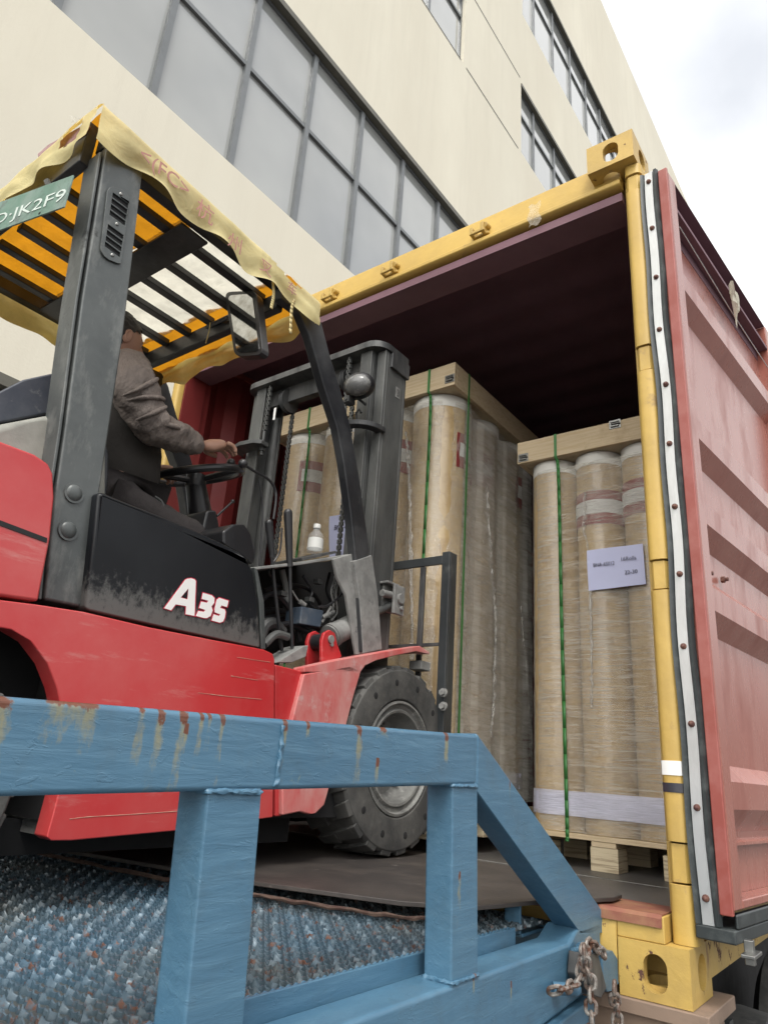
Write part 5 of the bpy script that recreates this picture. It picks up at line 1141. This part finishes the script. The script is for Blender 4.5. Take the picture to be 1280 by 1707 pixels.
# ================================================================== DRIVER
P_ = lambda u, v, x: at(u, v, x=x)
hipc = P_(190, 825, -1.42)
man = thing('person', (-1.42, hipc.y, hipc.z-.1), 'man in taupe jacket and dark trousers seated driving the forklift, one arm reaching forward', 'person')
def skin(name, nodes, edges, mat, parent, sub=2, root=0, disp=None):
    me = bpy.data.meshes.new(name); base = world_base(parent); me.from_pydata([n_[0]-base for n_ in nodes], edges, []); o = bpy.data.objects.new(name, me); COL.objects.link(o); o.parent = parent
    me.materials.append(mat); o.modifiers.new('skin', 'SKIN').use_smooth_shade = True
    for i, n_ in enumerate(nodes):
        r = n_[1]; me.skin_vertices[0].data[i].radius = (r, r) if not hasattr(r, '__len__') else r
    me.skin_vertices[0].data[root].use_root = True
    m2 = o.modifiers.new('sub', 'SUBSURF'); m2.levels = sub; m2.render_levels = sub
    if disp:
        tx = bpy.data.textures.new(name+'_folds', 'CLOUDS'); tx.noise_scale = disp[1]; tx.noise_depth = 2
        m3 = o.modifiers.new('folds', 'DISPLACE'); m3.texture = tx; m3.strength = disp[0]; m3.mid_level = .5; m3.texture_coords = 'LOCAL'
    return o
hip = P_(196, 822, -1.42); ch = P_(190, 690, -1.43); nk = P_(202, 600, -1.42); hd_ = P_(203, 560, -1.42)
shR = P_(213, 622, -1.25); elR = P_(252, 712, -1.22); wrR = P_(338, 744, -1.27)
shL = P_(205, 640, -1.58); elL = P_(190, 740, -1.64); wrL = P_(243, 790, -1.52)
knR = P_(340, 908, -1.30); knL = P_(345, 905, -1.54); hR = P_(200, 856, -1.32); hL = P_(205, 862, -1.52)
ftR = knR+Vector((0, .10, -.36)); ftL = knL+Vector((0, .12, -.36))
nodes = [(hip, .10), (hip.lerp(ch, .5), .10), (ch, .115), (nk+Vector((0, 0, -.045)), .065), (nk, .045), (hd_, .05),
 (shR, .045), (elR, .035), (wrR, .022), (shL, .045), (elL, .042), (wrL, .022), (hR, .06), (knR, .04), (ftR, .03), (hL, .06), (knL, .05), (ftL, .035), (ftR+Vector((0, .12, -.02)), .028), (ftL+Vector((0, .12, -.02)), .028)]
edges = [(0, 1), (1, 2), (2, 3), (3, 4), (4, 5), (3, 6), (6, 7), (7, 8), (3, 9), (9, 10), (10, 11), (0, 12), (12, 13), (13, 14), (0, 15), (15, 16), (16, 17), (14, 18), (17, 19)]
body = skin('body', nodes, edges, M['skin'], man)
# clothes as slightly larger skins over the body
n2 = [(hip+Vector((0, 0, -.05)), .150), (hip.lerp(ch, .5), .148), (ch, .158), (nk+Vector((0, 0, -.045)), .085), (shL, .078), (elL, .06), (wrL.lerp(elL, .1), .036)]
skin('jacket_body', n2, [(0, 1), (1, 2), (2, 3), (3, 4), (4, 5), (5, 6)], M['vest'], man, disp=(.02, .07))
def lp(a, b2, t): return a.lerp(b2, t)
n3 = [(nk+Vector((.03, .0, -.045)), .07), (lp(nk, shR, .75)+Vector((0, 0, -.0)), .078), (shR+Vector((0, .01, -.03)), .080), (lp(shR, elR, .5), .072), (lp(shR, elR, .8), .064), (elR, .064), (lp(elR, wrR, .25), .057), (lp(elR, wrR, .5), .052), (lp(elR, wrR, .72), .045), (lp(elR, wrR, .93), .038)]
slv = skin('jacket_sleeve', n3, [(i, i+1) for i in range(9)], M['jacket'], man, sub=3, disp=(.028, .045))
n4 = [(lp(nk, hd_, .1), .058), (nk+Vector((0, .01, -.03)), .072)]
for k_i, (t0, sd_) in enumerate(((.30, .6), (.55, -.3), (.78, .4), (.90, -.5))):   # raised cloth folds across the elbow
    c_ = lp(shR, elR, t0) if k_i < 3 else lp(elR, wrR, .12); ax_ = (elR-shR).normalized(); sd1 = ax_.cross(Vector((1, 0, 0))).normalized(); rr_ = (.074, .068, .064, .060)[k_i]
    q = MB(); q.tube(spline([c_+(Vector((1, 0, 0))*math.cos(a)+sd1*math.sin(a))*(rr_*1.0)+ax_*.03*sd_*math.sin(a*1.3) for a in (-1.2, -.6, 0, .6, 1.2)], 6), .007, n=8, rr=[.002+.006*math.sin(math.pi*i/24) for i in range(25)]); q.build('sleeve_fold', M['jacket'], slv, smooth=80)
skin('jacket_collar', n4, [(0, 1)], M['jacket'], man)
n5 = [(lp(knR, ftR, .9), .05), (knR, .062), (lp(hR, knR, .5), .082), (hR, .098), (hip+Vector((0, -.02, -.06)), .12), (hL, .098), (lp(hL, knL, .5), .082), (knL, .062), (lp(knL, ftL, .9), .05)]
skin('trousers', n5, [(i, i+1) for i in range(8)], M['trousers'], man, root=4, disp=(.02, .05))
# head: sculpted ellipsoid facing +Y
def head_mesh(c, k=1.0):
    q = MB(); bm = q.bm; bmesh.ops.create_icosphere(bm, subdivisions=5, radius=1)
    for v in bm.verts:
        x, y, z = v.co
        X = x*.074; Yy = y*.094; Z = z*.112
        if z < 0: X *= 1-.28*(-z)**1.5; Yy = Yy*(1-.12*(-z)) + (.012*(-z) if y > 0 else .010*z*-1)
        if z < -.2 and y < 0: Yy *= 1-.35*min(1, (-z-.2)*1.3)
        if y > 0:
            f = math.exp(-(x/.17)**2)
            Yy += .030*f*math.exp(-((z+.12)/.17)**2)             # nose
            Yy += .006*f*math.exp(-((z-.12)/.12)**2)
            Yy += .008*math.exp(-(x/.35)**2)*math.exp(-((z+.52)/.07)**2)+.009*math.exp(-(x/.33)**2)*math.exp(-((z+.64)/.06)**2)  # lips
            Yy += .010*math.exp(-(x/.35)**2)*math.exp(-((z+.88)/.12)**2)   # chin
            Yy -= .012*math.exp(-((abs(x)-.38)/.16)**2)*math.exp(-((z-.03)/.11)**2)  # eye sockets
            Yy += .006*math.exp(-((abs(x)-.40)/.25)**2)*math.exp(-((z-.20)/.07)**2)  # brow
        v.co = Vector((X, Yy, Z))*k+c
    return q
HC = P_(199, 566, -1.42); kk = .80
hd_o = head_mesh(HC, kk).build('head', M['skin'], body, smooth=80)
for s in (1, -1):
    q = MB(); ec = HC+Vector((s*.074*kk, -.008*kk, -.012*kk)); q.sph(ec, (.010*kk, .020*kk, .032*kk), Euler((R(-12), 0, R(-20*s))).to_matrix(), n=16); q.tube([ec+Vector((s*.006, .014*kk*math.cos(a), .024*kk*math.sin(a))) for a in [R(30+i*22) for i in range(11)]], .0035, n=6); q.build('ear', M['skin'], hd_o)
    q = MB(); q.sph(HC+Vector((s*.029*kk, .072*kk, .004*kk)), .0115*kk, n=12); q.build('eye', M['decal_white'], hd_o)
    q = MB(); q.sph(HC+Vector((s*.029*kk, .0815*kk, .004*kk)), .0045*kk, n=10); q.build('pupil', M['dark_void'], hd_o)
q = head_mesh(HC+Vector((0, -.004, .004)), kk*1.075)
dl = [v for v in q.bm.verts if (v.co.z < HC.z+(.058*kk if v.co.y > HC.y+.052*kk else (.026*kk if v.co.y > HC.y+.022*kk else (.012*kk if v.co.y > HC.y-.012 else -.055*kk)))) ]
bmesh.ops.delete(q.bm, geom=dl, context='VERTS')
for v in q.bm.verts: v.co += (v.co-HC).normalized()*noise.noise(v.co*70)*.006
q.build('hair', M['hair'], man, smooth=60)
# hands
def hand(wr, fwd, up, side, k, curl, spread, parent):
    """fwd along the fingers, up = back of hand, side = towards thumb"""
    fwd = fwd.normalized(); side = (side-fwd*side.dot(fwd)).normalized(); up = fwd.cross(side)
    if up.z < 0: up = -up
    nodes = [(wr, .024*k), (wr+fwd*.035*k, (.022*k, .030*k))]; edges = [(0, 1)]
    pal = skin('hand_palm', [(wr-fwd*.01, .020*k), (wr+fwd*.02*k, .025*k), (wr+fwd*.055*k+side*.015*k, .024*k), (wr+fwd*.055*k-side*.018*k, .022*k), (wr+fwd*.085*k+side*.018*k, .017*k), (wr+fwd*.082*k-side*.022*k, .016*k), (wr+fwd*.086*k, .017*k)], [(0, 1), (1, 2), (1, 3), (2, 4), (3, 5), (2, 6)], M['skin'], parent)
    for i, (o_, ln) in enumerate(((.031, .072), (.010, .080), (-.012, .074), (-.032, .058))):
        b0 = wr+fwd*.075*k+side*o_*k; pts = [b0]; an = 0; d = fwd
        for j, fr in enumerate((.46, .30, .24)):
            an += R(curl[j]+(4, 0, 6, 14)[i]*.8); d = fwd*math.cos(an)-up*math.sin(an)+side*spread*(1.5-i)*.1
            pts.append(pts[-1]+d*ln*fr*k)
        skin('finger', [(p, r*k) for p, r in zip(pts, (.0098, .0092, .0082, .0068))], [(0, 1), (1, 2), (2, 3)], M['skin'], parent, sub=2)
    b0 = wr+fwd*.025*k+side*.022*k; pts = [b0, b0+(fwd*.6+side*.7-up*.2).normalized()*.035*k, b0+(fwd*.6+side*.7-up*.2).normalized()*.035*k+(fwd*.9+side*.15-up*.3).normalized()*.03*k]
    pts.append(pts[-1]+(fwd-up*.4).normalized()*.022*k)
    skin('thumb', [(p, r*k) for p, r in zip(pts, (.013, .0115, .010, .0075))], [(0, 1), (1, 2), (2, 3)], M['skin'], parent)
tipR = P_(384, 750, -1.27)
hand(wrR+Vector((0, .005, .004)), (tipR-wrR)+Vector((0, 0, .015)), Vector((0, 0, 1)), Vector((-1, 0, -.1)), .95, (10, 30, 28), .3, body)
tipL = P_(272, 786, -1.50)
hand(wrL, (tipL-wrL), Vector((0, 0, 1)), Vector((1, 0, .5)), .85, (35, 45, 35), .1, body)
q = MB(); a = P_(268, 788, -1.5); q.cyl(a+Vector((0, -.02, 0)), a+Vector((0, .06, .01)), .008, n=10); tag(q.build('black_handset', M['black_plastic']), "small black handset held in the driver's left hand", 'handset')
q = MB(); kp = spline([P_(258, 828, -1.27), P_(270, 838, -1.26), P_(276, 862, -1.25)], 6); q.tube(kp, .0035, n=6, rr=[.005]*8+[.003]*(len(kp)-8)); q.build('key_fob', M['mast'], man)
